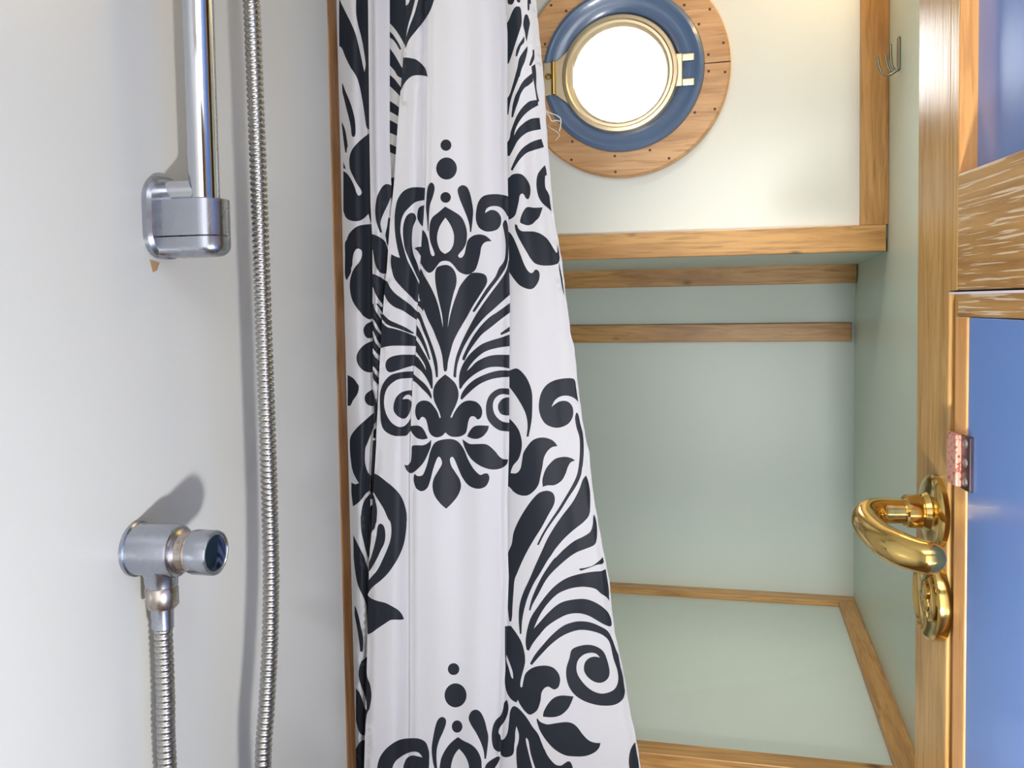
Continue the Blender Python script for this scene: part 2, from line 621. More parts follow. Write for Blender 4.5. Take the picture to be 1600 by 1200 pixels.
# oak surround in two halves butted together
for k, (a0, a1) in enumerate(((0.012, math.pi - 0.006), (math.pi + 0.006, 2 * math.pi - 0.0))):
    prof = [(R_BLUE * 0.93, 0.0), (R_WOOD, 0.0), (R_WOOD, 0.013), (R_WOOD - 0.003, 0.016), (R_BLUE * 0.93, 0.016)]
    child(win, 'oak_surround', lathe(prof, FY, 96, (a0, a1), True), 'oak_ring')
# dark plugs and nail heads in the surround
rnd = random.Random(4)
plug_bm = []
rm = (R_WOOD + R_BLUE) / 2
for ang in (8, 28, 47, 72, 104, 131, 160, 200, 230, 262, 290, 325, 352):
    for rr in (R_BLUE + 0.007, R_WOOD - 0.008):
        t = math.radians(ang + rnd.uniform(-4, 4) + (6 if rr > rm else 0))
        c = FY @ Vector((rr * math.cos(t), rr * math.sin(t), 0.0157))
        plug_bm.append(lathe([(0.0001, 0.0006), (0.0021, 0.0004), (0.0024, 0.0)], frame_at(c, (0, -1, 0)), 10))
child(win, 'nail_heads', merge(*plug_bm), 'plug')
# blue enamelled ring: rounded bead outside, dished inside
rb, ri = R_BLUE, R_BLUE * 0.70
prof = [(rb, 0.010), (rb + 0.001, 0.017), (rb - 0.001, 0.022), (rb - 0.006, 0.0245), (rb - 0.011, 0.023), (rb - 0.014, 0.0205),
        (rb - 0.022, 0.0195), (rb - 0.034, 0.0165), (ri, 0.012), (ri - 0.004, 0.004), (ri - 0.006, -0.03)]
child(win, 'blue_ring', lathe(prof, FY, 128), 'blue_rim', smooth=True)
# hinged brass frame
gx = at(967, 114, 1, YP - 0.028)
GC = Vector((gx.x, YP, gx.z))
FG = frame_at(GC, (0, -1, 0), (1, 0, 0))
rg = abs(at(1041, 114, 1, YP - 0.026).x - GC.x)
rf = abs(at(1060, 114, 1, YP - 0.026).x - GC.x)
prof = [(rf, 0.004), (rf, 0.024), (rf - 0.002, 0.027), (rf - 0.007, 0.028), (rf - 0.009, 0.0262), (rf - 0.013, 0.0262), (rg + 0.004, 0.024),
        (rg + 0.001, 0.02), (rg, 0.012), (rg, 0.004)]
fr = child(win, 'brass_frame', lathe(prof, FG, 128), 'brass_pale', smooth=True)
child(win, 'glass_pane', lathe([(0, 0.011), (rg + 0.002, 0.011), (rg + 0.002, 0.006), (0, 0.006)], FG, 96), 'glass')


def fbox(x0, x1, y0, y1, z0, z1, F=FG):
    return hexa([F @ Vector(p) for p in ((x0, y0, z0), (x1, y0, z0), (x1, y1, z0), (x0, y1, z0),
                                         (x0, y0, z1), (x1, y0, z1), (x1, y1, z1), (x0, y1, z1))])


s1 = 0.00104
# hinge on the left: leaf, pin barrel and two screws
hx = -rf - 0.004
leaf = [Vector((-rf * 0.80, -0.048, 0)), Vector((-rf - 0.012, -0.026, 0)), Vector((-rf - 0.030, -0.026, 0)), Vector((-rf - 0.030, 0.026, 0)),
        Vector((-rf - 0.012, 0.026, 0)), Vector((-rf * 0.80, 0.048, 0))]
bm = bmesh.new()
va = [bm.verts.new(FG @ (p + Vector((0, 0, 0.012)))) for p in leaf]
vb = [bm.verts.new(FG @ (p + Vector((0, 0, 0.0245)))) for p in leaf]
bm.faces.new(va)
bm.faces.new(vb[::-1])
for i in range(6):
    bm.faces.new((va[i], va[(i + 1) % 6], vb[(i + 1) % 6], vb[i]))
hg = child(win, 'hinge', bm, 'brass_pale', bevel=0.0015)
child(hg, 'hinge_pin', lathe([(0, -0.026), (0.0042, -0.0255), (0.0042, 0.0255), (0, 0.026)], frame_at(FG @ Vector((-rf - 0.013, 0, 0.026)), (0, 0, 1)), 20), 'brass', smooth=True)
for dy in (-0.0, ):
    child(hg, 'screw', lathe([(0, 0.003), (0.004, 0.0025), (0.0055, 0.0)], frame_at(FG @ Vector((-rf - 0.022, 0.004, 0.0245)), (0, -1, 0)), 16), 'brass')
# slotted latch lug on the right
lug = merge(fbox(rf - 0.006, rf + 0.006, -0.026, 0.024, 0.008, 0.024), fbox(rf + 0.005, rf + 0.024, -0.026, -0.015, 0.008, 0.024),
            fbox(rf + 0.005, rf + 0.024, 0.012, 0.023, 0.008, 0.024))
child(win, 'latch_lug', lug, 'brass_pale', bevel=0.0015)

# ------------------------------------------------------------------ shower curtain
ORG = {'A0': (520, 0, 10), 'A1': (520, 110, 10), 'A2': (520, 200, 10), 'A3': (520, 260, 10), 'A4': (520, 370, 10), 'A5': (520, 480, 10),
       'A6': (520, 590, 10), 'A7': (520, 700, 10), 'A8': (520, 810, 10), 'A9': (520, 920, 10),
       'M1': (580, 280, 20 / 3), 'M2': (580, 430, 20 / 3), 'M3': (580, 570, 20 / 3), 'C2': (500, 500, 4), 'E5': (500, 900, 4),
       'R1': (780, 0, 10), 'R2': (780, 110, 10), 'R3': (780, 230, 10), 'R4': (780, 340, 10),
       'R5': (780, 560, 20 / 3), 'R6': (780, 700, 20 / 3), 'R7': (780, 860, 20 / 3), 'R8': (780, 1020, 20 / 3),
       'B6': (520, 1020, 20 / 3), 'B7': (640, 1020, 20 / 3)}


def parse(txt):
    """'CROP: x,y x,y* ... | CROP: ...' -> smooth closed outline; * marks a sharp corner"""
    pts, sharp = [], []
    for seg in txt.split('|'):
        k, body = seg.split(':')
        ox, oy, s = ORG[k.strip()]
        for w in body.split():
            c = w.endswith('*')
            x, y = w.rstrip('*').split(',')
            pts.append(Vector((ox + float(x) / s, oy + float(y) / s)))
            sharp.append(c)
    n = len(pts)
    out_ = []
    for i in range(n):
        p1, p2 = pts[i], pts[(i + 1) % n]
        p0 = pts[i - 1] if not sharp[i] else p1
        p3 = pts[(i + 2) % n] if not sharp[(i + 1) % n] else p2
        L = (p2 - p1).length
        per = 1 if L < 1.5 else (3 if L < 8 else 5)
        for k in range(per):
            t = k / per
            out_.append(0.5 * ((2 * p1) + (p2 - p0) * t + (2 * p0 - 5 * p1 + 4 * p2 - p3) * t * t + (3 * p1 - p0 - 3 * p2 + p3) * t ** 3))
    clean = [out_[0]]
    for p in out_[1:]:
        if (p - clean[-1]).length > 0.25:
            clean.append(p)
    if (clean[-1] - clean[0]).length < 0.25:
        clean.pop()
    return clean


def ellipse(cx, cy, rx, ry, n=28):
    return [Vector((cx + rx * math.cos(2 * math.pi * i / n), cy + ry * math.sin(2 * math.pi * i / n))) for i in range(n)]


SHAPES = []          # (facet letters, is_black, outline)


def B(fac, txt, black=1):
    SHAPES.append((fac, black, parse(txt)))


def Wt(fac, txt):
    B(fac, txt, 0)


# --- leftmost fold (A)
B('A', 'A0: 100,30 135,60 200,190 290,370 355,530 400,700 440,880 475,1050 495,1120* 512,1000 480,760 440,560 390,370 362,180 365,-60* 600,-60* 600,1200 | A1: 600,920* 545,920* 520,860 500,720 470,520 430,300 380,120 310,0 | A0: 280,1060 200,900 145,760 100,720*')
B('A', 'A1: 150,200 200,330 260,470 310,620 345,780 355,920 350,1010 320,1040 295,1010 280,880 250,740 210,590 175,440 150,330')
B('A', 'A1: 140,800* 190,920 215,1050 235,1200 | A2: 225,300 215,390* 195,380* 175,250 140,-50*')
B('A', 'A2: 165,530* 205,640* 165,630*')
B('A', 'A2: 565,85* 480,150 380,240 300,340 262,450 258,560 270,650 320,760 370,860 430,950 452,1010 430,1050 400,1055 370,1010 340,920 290,810 230,720 165,670* | A3: 165,700* 200,790 260,840 350,857 430,845 500,800 557,740* 600,880 660,900* 660,600* 600,-515*')
B('A', 'A3: 620,900* 500,910 400,930 320,980 250,1060 215,1150 190,1200 | A4: 190,300 190,600 220,680* 240,640 280,560 290,480 305,440 310,350 330,250 370,190 420,190 455,230 450,320 410,400 350,470 310,540 280,630 265,730 270,850 300,980 360,1090 440,1190 | A5: 480,140 560,190* 600,185 660,150* | A4: 660,300* 660,-170*')
B('A', 'A5: 640,232 580,235 520,270 480,340 490,420 530,475 580,485 625,475* 700,400*')
B('A', 'A5: 640,528 570,545 490,590 420,660 375,750 375,840 410,920 480,990 570,1020 620,1010* 720,800* 700,530*')
B('A', 'A5: 230,1060* 290,1090 340,1130 380,1190 | A6: 405,130 400,210 370,280 320,350 290,410 270,440 230,440*')
B('A', 'A6: 620,185* 560,220 510,270 497,330 515,390 560,430 620,450* 690,400* 690,200*')
B('A', 'A6: 640,550* 580,600 500,670 400,760 320,850 280,920 265,1000 270,1180 | A7: 295,300* 320,390* 370,490 408,548* 350,568* 290,540* 290,700* 315,910* 380,870 450,800 510,720 570,670* 640,640* 700,600* 700,440* 600,430 550,380 510,260 500,150 510,0 | A6: 530,1050 570,950 610,850 650,750* 700,650*')
B('AD', 'A7: 560,740 590,720 640,740 670,850 690,950 690,1050 680,1160 | A8: 670,80 650,160 610,210 595,350 580,500 565,640* 520,520 480,350 445,200 435,0 | A7: 440,1050 460,920 500,810')
B('AD', 'A7: 600,430* 660,400* 730,440 830,520 930,600 1020,690 1080,780 1120,880 1150,1000 1157,1100 | A8: 1155,50 1145,200 1110,400 1040,580 960,720 860,860 760,960 660,1040 590,1110 550,1180 | A9: 545,100* 600,150 700,190 820,220 920,270 1020,330 1080,400 1112,475* 1050,485 980,482 900,490 820,540 700,620 620,680 545,715* 530,400 520,250 480,130 | A8: 430,1130 380,1000 345,800 325,600* 320,260* 370,360 430,480 490,600 520,700 560,820 562,965* 600,920 700,800 780,640 850,480 900,330 915,180 900,60 | A7: 860,1100 800,960 720,830 640,700 600,640*')
B('AD', 'A8: 740,82 790,110 815,180 820,300 800,400 750,500 700,610 640,720 575,820* 560,830* 565,700 600,600 650,420 680,280 700,130')
B('A', 'A9: 340,260* 370,320 400,420 440,600 470,750 475,900 465,970 445,985 425,960 415,850 385,650 340,400*')
B('AD', 'B6: 357,40* 300,90 275,160 270,240 290,330 325,420 348,500 352,590* 375,600 395,520 403,430 388,330 355,235')
B('AD', 'B6: 240,370* 280,420 310,500 335,580 372,600* 355,640 342,740 335,850 300,855 265,800 240,700*')
B('A', 'B6: 350,905* 300,915 270,950 240,1000* 240,1400* 360,1400*')
# --- second fold (B)
B('B', 'A3: 850,275 920,300 980,330* 980,480* 910,490 860,600 800,720 760,820 745,900 770,1030* 740,1035* 700,930 670,800 665,650 690,480 740,370 790,300')
B('B', 'A3: 870,800 905,830 990,1000 960,1200 | A4: 960,130* 860,130* 840,100 825,0 | A3: 820,1100 825,1040 845,950')
B('B', 'A3: 560,1050* 640,1065 740,1110 820,1180 | A4: 860,200 900,400 900,580* 780,575 720,540 670,450 640,330 612,180 560,100*')
B('B', 'A4: 560,575* 600,575 680,600 760,640 820,680 900,700* 900,1000* 760,1080* 720,1000 660,870 620,780 560,700*')
B('B', 'A5: 560,-50* 820,-60* 820,100* 800,600 760,700 750,1000 740,1200 680,1150 620,1040 560,900*')
B('B', 'A6: 600,-40* 760,-60* 760,140* 715,110 660,60')
B('B', 'A6: 560,190* 620,190 650,280 680,380 690,500 680,650 650,720 560,760*')
B('B', 'A7: 600,-120* 680,-120* 670,180* 650,400* 730,450* 730,800* 560,800* 560,400* 600,400*')
for w_ in ('A5: 640,-40 690,-10 745,120 760,190 700,110 650,20', 'A5: 630,190 680,260 740,370 775,440 730,410 680,350 635,260',
           'A5: 625,370 660,430 710,540 750,590 740,640 690,590 650,520 630,440', 'A5: 620,640 670,700 740,770 735,840 680,800 630,730',
           'A5: 620,920 670,960 720,1030 715,1100 660,1040 625,980', 'A4: 615,180 635,280 655,420 680,500 650,500 630,380',
           'A4: 620,800 660,880 720,980 780,1060 760,1100 700,1030 640,920', 'A4: 620,960 680,1050 750,1150 780,1220 700,1160 640,1060'):
    Wt('B', w_)
# --- lit strip between folds (C)
B('C', 'A0: 850,-60* 1400,-60* 1200,300 1150,600 1130,720* 1090,640 1030,540 960,440 850,320*')
Wt('C', 'A0: 1130,-60* 1215,-60* 1210,130*')
B('C', 'A0: 850,460* 930,530 980,600 1030,680 1070,765* 1045,780* 1000,700 940,620 850,560*')
B('C', 'A0: 850,700* 960,850 1030,970 1090,1060 1200,1060* 1200,1250* 1030,1200 960,1100 850,980*')
B('C', 'A1: 850,40* 960,130 1030,220 1085,290* 1060,420* 1000,350 940,290 850,210*')
B('C', 'A1: 850,455* 960,520 1060,600* 1060,740* 960,680 850,620*')
B('C', 'A1: 850,760* 960,810 1060,880* 1060,1045* 950,1000 850,955*')
B('C', 'A2: 850,230* 960,280 1060,330* 1060,440* 940,400 850,355*')
B('C', 'A2: 850,800* 960,770* 1060,900* 1060,1300* 850,1300*')
# --- main fold (D), left part behind the small pleat
B('D', 'A0: 1100,100* 1180,60 1215,-60* 1300,-60* 1240,180 1190,350 1160,480 1145,600 1120,700 1060,500*')
B('D', 'A0: 1350,-60* 1600,-60* 1530,150 1430,320 1310,470 1200,610 1150,720 1130,750* 1130,650 1165,520 1210,380 1280,200')
B('D', 'A0: 1060,900* 1130,898 1200,905 1300,930 1390,1000 1450,1080 1482,1195* | A1: 1400,80 1320,75 1240,90 1170,140 1110,220 1070,300 1000,400*')
B('P', 'M1: 575,92* 480,83 400,92 330,130 275,210 252,310 243,430 248,560 265,680 285,770 300,820* 255,805 210,782* 203,850 215,950 245,1040 310,1120 380,1190 | M2: 420,230 470,280 540,300* 540,160* | M1: 520,1140 480,1050 430,950 380,850 345,740 320,640 305,550 310,450 340,360 400,290 470,235 575,215*')
B('P', 'M1: 420,350 455,365 468,410 455,450 435,500 425,580 425,680 440,780 480,880 510,970 560,1040* 560,1160* 490,1040 440,930 390,820 350,720 332,600 332,500 350,420 380,370')
B('P', 'M1: 590,262* 510,285 485,330 480,400 500,450 530,490* 590,470*')
B('P', 'M1: 450,720* 490,705 560,705* 560,870* 510,790 480,745')
B('P', 'M2: 100,20* 170,70* 200,130 250,190 330,250 410,310 470,370 540,420* 540,510* 420,430 330,370 240,330 180,280 140,210 100,140*')
B('P', 'M2: 100,380* 180,460 260,500 340,535 400,570 445,600* 440,612* 370,590 280,555 200,530 150,500 100,440*')
B('P', 'M2: 80,440* 150,530 250,560 350,590 420,620 520,665* 520,742* 350,735 230,735 150,745 80,765*')
B('P', 'M2: 520,832* 400,828 300,830 210,850 160,890 148,950 170,1000 210,1010 280,990 370,960 440,943 520,940*')
B('P', 'M3: 480,66* 350,72 270,85 200,110 140,170 100,260 90,360 95,480 100,580 120,660 170,710 240,740 310,742 370,735 400,700 440,680* 440,540* 410,560 385,600 340,640 280,645 210,600 160,520 135,420 140,320 170,240 230,180 310,145 480,138*')
B('P', 'M3: 425,265* 370,270 310,290 260,340 235,410 235,480 270,530 320,560 360,555 395,510 415,450 425,400 400,365 365,355 325,360* 350,325 390,310 428,338*')
# --- main fold (Q), right of the small pleat
SHAPES.append(('Q', 1, ellipse(696.8, 226.8, 8.5, 8.9)))
SHAPES.append(('Q', 1, ellipse(697.7, 263.3, 16.2, 17.3)))
SHAPES.append(('Q', 1, ellipse(696.3, 308.5, 8.2, 8.4)))
B('Q', 'M1: 630,35 655,60 660,110 640,190 615,260 603,350 600,440 598,540* 590,540* 580,400 570,300 575,200 585,100 605,50')
B('Q', 'M1: 955,62 1000,85 1030,150 1050,240 1062,330 1055,440 1042,550* 1028,550* 1022,480 1000,400 960,300 920,200 900,120 915,80')
B('Q', 'M1: 770,285* 850,330 930,385 975,460 998,560 990,660 960,725 905,795 935,820 970,780 990,690 1010,630 1060,590 1120,575 1180,585 1220,610 1255,645* 1190,655 1150,700 1135,780 1110,880 1080,950 1020,990 970,990 910,960 860,900 820,862 770,850 720,862 680,910 640,960 600,975 560,945 510,870* 490,800* 500,600 525,535 545,535 570,570 592,630 605,700 622,780 645,802 660,780 640,720 615,650 605,560 612,460 640,395 700,345')
Wt('Q', 'M1: 772,400* 810,450 845,520 862,590 855,680 820,745 768,778* 720,740 690,660 688,580 710,500 740,445')
B('Q', 'M1: 1300,155 1180,170 1120,230 1095,320 1090,420 1120,500 1180,540 1240,545 1310,525 1345,480 1355,420 1340,370 1300,330 1250,320 1215,335 1185,352* 1200,310 1240,285 1300,280 1350,295 1395,340 1420,385 1450,400* 1450,190* 1400,170')
B('Q', 'M1: 1395,425 1415,450 1428,520 1432,650 1428,800 1415,880 1385,950 1325,1040 1248,1140 | M2: 1160,262 1100,350 1072,387* 1055,372* 1130,250 1200,140 1290,20 | M1: 1330,930 1385,850 1400,760 1400,650 1385,550 1370,470')
B('Q', 'M1: 1432,840* 1408,950 1345,1055 1272,1152 | M2: 1182,275 1116,372 1080,430 1020,540 950,680 890,830 865,950 855,1050* 868,1068* 885,1062* 895,950 930,830 990,700 1080,560 1180,440 1280,350 1380,260 1460,190* | M1: 1460,900*')
B('Q', 'M2: 960,885 950,860 1000,750 1060,640 1140,530 1230,440 1320,380 1450,285* 1450,385* 1350,460 1250,540 1150,620 1070,720 1010,810 975,883')
B('Q', 'M2: 1345,605* 1380,580 1450,530* 1450,580* 1390,608 1352,625*')
B('Q', 'M2: 1450,615* 1350,650 1250,680 1150,720 1060,790 990,870 940,960 915,1060 918,1180* 935,1185* 970,1130 1040,1060 1130,1000 1230,960 1340,955 1450,975* 1450,830* 1300,830 1200,850 1100,900 1040,960 995,1000* 1030,940 1090,870 1180,800 1300,760 1450,738*')
B('Q', 'M3: 1460,62* 1350,58 1250,78 1150,115 1060,165 990,230 945,295 928,350* 945,365* 1000,310 1070,245 1150,190 1250,150 1350,132 1460,125*')
B('Q', 'M2: 765,-107 820,-95 865,-50 888,20 885,100 858,190 830,310 808,430 797,545* 822,420 855,300 890,200 930,105 1010,5 1060,-25 1140,-22 1190,0 1208,45 1195,105 1130,210 1060,320 1000,430 940,530 890,620 850,710 820,820 800,900 790,985 772,1002 755,985 740,850 715,750 680,660 640,560 590,460 550,360 500,240* 480,50* 490,-50 520,-60 550,0 600,85 655,195 695,305 725,430 747,545* 740,430 715,310 690,200 672,100 665,20 668,-40 690,-85')
B('Q', 'M2: 480,280* 520,270 545,350* 540,378* 515,340 480,310*')
B('Q', 'M2: 480,380* 510,400 560,530 610,660 660,800 690,930 695,1060* 675,1065* 660,960 630,830 590,700 540,580 500,470 470,440*')
B('Q', 'M2: 450,480* 480,530 520,600 570,720 600,820 617,880* 600,880* 560,780 510,680 450,600*')
B('Q', 'M2: 430,640* 480,690 540,790 590,880 630,990 640,1090 640,1185* 625,1180* 590,1100 530,1010 460,950 400,910* 400,810* 460,840 490,860 540,930 570,990* 560,940 520,870 460,790 430,760*')
B('Q', 'M3: 400,60* 440,95 490,140 560,200 610,270 632,330* 625,358* 590,310 530,250 470,190 400,140*')
B('Q', 'M3: 770,100* 830,145 880,200 908,280 905,350 880,425 848,490 825,548* 840,550* 875,480 915,425 965,385 1030,372 1100,390 1145,440 1157,500 1138,555 1105,568 1085,545 1055,535 1028,550 1010,600 1000,660 985,710 940,742 880,752 820,742 772,705* 735,742 680,756 630,735 600,690 585,620 570,570 545,545 520,548 495,578 470,550 458,490 470,420 510,380 560,372 610,388 650,430 690,490 712,555* 725,550* 708,490 680,430 655,370 645,300 655,230 700,160')
B('Q', 'M3: 1225,635* 1215,680 1170,740 1110,770 1050,768 1000,745* 1020,700 1060,650 1110,632')
B('Q', 'M3: 405,640* 460,632 510,640 550,680 590,765* 540,778 480,765 440,730 415,690')
B('Q', 'M3: 950,775* 985,800 1030,825 1100,825 1180,825 1230,845 1290,900 1330,950 1370,980 1425,985* 1415,1030 1370,1070 1300,1090 1220,1085 1130,1050 1050,990 1000,920 965,840')
B('PQ', 'M3: 625,780* 620,850 590,930 550,1010 490,1080 420,1130 370,1100 345,1040* 380,1045 410,1010 420,940 425,850 470,838 540,838 590,815')
B('Q', 'M3: 1460,250* 1360,245 1300,262 1240,310 1205,380 1195,470 1210,560 1260,630 1330,680 1400,692 1460,695* 1460,600* 1400,600 1340,575 1290,520 1268,450 1275,380 1310,330 1370,305 1460,320*')
B('Q', 'M3: 1460,340* 1410,340 1360,360 1325,410 1322,460 1350,510 1400,527 1460,525*')
B('PQ', 'C2: 785,745 850,752 895,800 925,870 960,930 1000,968 1025,960 1050,962 1058,995 1035,1040 985,1055 930,1035 890,985 865,930 840,870 825,855 812,870 820,910 845,950 875,1000 880,1050 860,1100 825,1145 788,1180* 750,1145 715,1095 703,1040 712,990 740,940 762,900 755,865 740,855 725,880 705,940 690,1000 670,1050 635,1070 600,1050 585,1000 590,960* 610,975 640,970 660,930 675,880 690,820 720,765')
# lower repeat on the main fold
SHAPES.append(('Q', 1, ellipse(708.7, 1045.5, 9.0, 9.3)))
SHAPES.append(('Q', 1, ellipse(711.8, 1086.5, 17.2, 18.8)))
SHAPES.append(('Q', 1, ellipse(714.2, 1135.2, 8.3, 9.6)))
B('Q', 'B6: 1140,668 1175,690 1178,740 1150,820 1110,910 1085,1000 1080,1100 1088,1220* 1060,1200 1040,1120 1030,1000 1045,880 1070,760 1100,690')
B('Q', 'B7: 690,592 740,620 780,700 805,800 820,880 810,1000 795,1105* 780,1105* 770,1020 740,930 690,830 640,750 615,680 640,615')
B('Q', 'B7: 505,878* 560,915 640,955 700,1010 740,1090 750,1160 745,1260 690,1380 505,1440 370,1380 315,1260 320,1140 345,1060 400,970 460,910')
Wt('Q', 'B7: 515,1000* 560,1050 600,1120 620,1210 590,1300 515,1360* 450,1300 430,1210 445,1120 475,1050')
B('PQ', 'B6: 460,1260 475,1130 520,1040 600,960 700,905 810,890 900,895 965,930 995,1000 1005,1080 990,1240 900,1320 780,1290 735,1210 745,1150 770,1100 820,1070 870,1075 935,1090* 900,1045 850,1030 780,1045 700,1090 640,1150 600,1260 560,1400 500,1400')
B('Q', 'B7: 770,1240* 800,1160 860,1110 920,1080 940,1090 935,1120 900,1180 840,1260')
B('QE', 'B7: 1015,490* 1030,560 1020,640 985,720 945,770 925,830 945,860 955,905 985,895 1020,830 1035,720 1045,620 1065,570 1090,555 1130,575 1180,625 1230,690 1280,770 1340,850 1380,950 1430,1060 1500,1150 1560,1180* 1560,1300 1380,1400 1200,1400 1130,1240 1110,1100 1095,1000 1075,1060 1030,1085 980,1085 950,1060 945,1030 920,1030 880,1000 860,940 855,850 870,760 900,700 950,650 975,580 985,520')
B('QE', 'R8: 470,1000* 510,1080 580,1160 640,1175 690,1145 720,1130 750,1150 765,1230 700,1330 560,1380 400,1400 300,1380')
Wt('QE', 'R8: 180,765* 205,850 200,930 178,1020 185,1230* 160,1210 155,1000 165,900 168,820')
Wt('QE', 'R8: 282,885* 305,920 330,1060 385,1230* 355,1230* 310,1060 278,920')
# --- right-hand fold (E), lit from the porthole
B('E', 'R1: 60,450* 150,310 200,190 250,110 300,100 335,130 350,250 350,370 320,480 280,600 240,720 200,850 150,990* 60,1020*')
B('E', 'R1: 400,240 440,230 465,290 480,370 460,480 445,560 430,650* 415,600 400,500 375,380')
B('E', 'R1: 370,600 390,570 390,660 340,720 310,800 280,880* 255,880* 270,780 310,690')
B('E', 'R1: 440,720* 440,800 400,960 350,1080 320,1200* 250,1200* 285,1050 310,920 360,830')
B('E', 'R1: 545,780 550,900 530,960 500,1020 470,1020 490,940 520,850 520,790')
B('E', 'R1: 130,-60* 240,-60* 240,0 210,60 175,72 135,50')
B('E', 'R1: 260,-60* 330,-60* 330,0 320,40 280,25')
B('E', 'R1: 440,-60* 490,-60* 495,60 475,60 470,150 445,150')
B('E', 'R2: 280,-30* 345,-30* 300,130 250,260 200,400 165,540 145,690* 60,700* 60,500* 150,400 200,260 240,120')
B('E', 'R2: 520,40* 400,140 340,220 300,300 250,400 215,520 200,620 190,730* 215,735* 250,620 300,480 340,360 400,270 450,240 530,170*')
B('E', 'R2: 600,460* 480,480 400,540 330,620 270,720 220,840 180,960 155,1080 60,1200* | R3: 60,130* 165,135* | R2: 235,1200 290,1100 380,1010 480,955 650,920* 630,740* 520,750 430,790 340,860 280,930 232,1020* 250,930 300,820 380,710 480,620 610,545*')
B('E', 'R2: 660,1070* 550,1100 450,1150 | R3: 360,20 290,110 230,230 180,345* 205,372* 270,265 345,165 430,90 530,50 700,0*')
B('E', 'R2: 505,-60* 560,-100* 575,0 580,100 580,250 600,380 625,480* 600,500* 585,450 565,320 540,180 515,60')
B('E', 'R3: 60,500* 145,480 200,430 280,412 360,430 430,500 480,600 488,700 470,790 445,815* 410,790 385,740 350,725 320,760 305,850 280,960 250,1060 200,1110 135,1135 60,1135*')
B('E', 'R3: 440,935 550,945 680,940* 650,1030 620,1100 | R4: 570,50 510,105 430,120 335,85* 325,50 | R3: 350,1060 390,980')
B('E', 'R3: 715,280* 735,350 745,440* 720,450 715,550 725,640 760,700 785,770 795,850 815,1000* 760,950 680,880 620,790 590,680 580,550 600,430 650,350')
B('E', 'R4: 245,100* 280,120 300,170 350,210 450,215 550,220 650,255 740,320 800,400 860,500 905,550 910,400* 935,410* 945,560 930,700 850,740 750,750 650,745 560,715 490,640 430,540 360,420 290,290 250,180')
B('E', 'R4: 60,210* 135,215 180,250 230,330 290,470 340,600 390,730 440,820 490,865 530,855 560,815 600,820 630,870 625,960 590,1040 540,1100 480,1120 400,1100 310,1050 230,960 150,850 60,800*')
B('E', 'R4: 930,690* 955,800 985,950 1010,1100 1050,1250* 1025,1250* 985,1100 960,950 935,800')
B('E', 'R5: 60,125* 105,125 180,105 240,145 300,230 340,350 345,480 340,620 325,720 305,815* 285,815* 295,720 290,640 265,550 200,430 130,330 60,250*')
B('E', 'R5: 60,600* 100,625 150,670 205,750 235,860 230,960 200,1050 150,1110 125,1165 110,1210 60,1250*')
B('E', 'R5: 760,208 790,235 800,300 815,400 825,455* 790,420 740,395 680,388 620,405 575,445 545,505* 590,470 640,445 700,445 745,475 770,530 765,610 720,680 640,718 560,718 480,680 430,600 412,500 430,380 480,290 560,235 660,210')
B('E', 'R5: 60,1190* 120,1195 180,1195 220,1150 235,1080 250,990 290,920 340,860 400,830 470,825 540,845 585,880 605,915* 550,925 500,970 465,1040 450,1130 | R6: 430,290 410,380 360,450 290,495 210,490 150,455 110,410 60,380*')
B('E', 'R6: 790,130* 745,150 715,200 690,270 650,340 580,385 500,390 455,405* 450,330 480,230 530,160 590,110 680,92 750,105')
B('E', 'R5: 805,565 825,590 845,680 870,780 880,900 880,1000 870,1120 | R6: 865,200 850,290 800,400 720,520 640,650 560,760 480,880 410,1015* 395,1005* 450,890 530,760 610,640 690,510 770,370 815,260 835,120 | R5: 840,940 835,820 805,720 790,620')
B('E', 'R6: 500,445 560,470 580,530 565,600 510,700 440,830 370,940 300,1060 240,1180 | R7: 190,230 160,310 150,420 140,560 135,680 125,740* 105,740* 90,600 85,400 60,200* | R6: 90,1100 130,1000 150,880 200,760 270,640 350,530 420,465')
B('E', 'R6: 905,285* 925,340 945,440 948,560 940,690 880,770 780,850 680,940 590,1045 540,1120 | R7: 500,110 430,230 360,345 300,480 262,610 238,740 232,870* 215,870* 203,720 212,570 250,440 310,310 370,170 | R6: 450,1060 500,950 570,830 660,700 760,570 830,440 870,330')
B('E', 'R6: 990,690* 1010,760 1020,850 1015,950 990,1010 900,1050 800,1090 700,1160 | R7: 560,220 480,320 410,450 350,560 325,628* 310,620* 340,500 400,360 470,230 560,100 | R6: 600,1130 680,1050 780,970 880,920 950,870 975,790 980,720')
B('E', 'R7: 1090,55* 1095,100 1075,140 1020,150 940,180 860,210* 835,205* 835,190* 900,180 970,160 1020,125 1060,90')
B('E', 'R7: 1120,200 1135,300 1140,380 1160,490 1155,540* 1120,490 1060,450 1000,400 900,380 800,385 700,410 600,460 500,560 420,680 360,815* 420,750 500,660 600,570 700,525 850,505 950,520 1050,570 1130,640 1165,720 1165,790 1100,775 1020,730 930,680 830,655 720,665 620,710 500,790 420,880 350,970 310,1045* 285,1035* 275,950 290,830 330,700 400,590 480,480 570,380 680,300 800,255 950,225 1060,215')
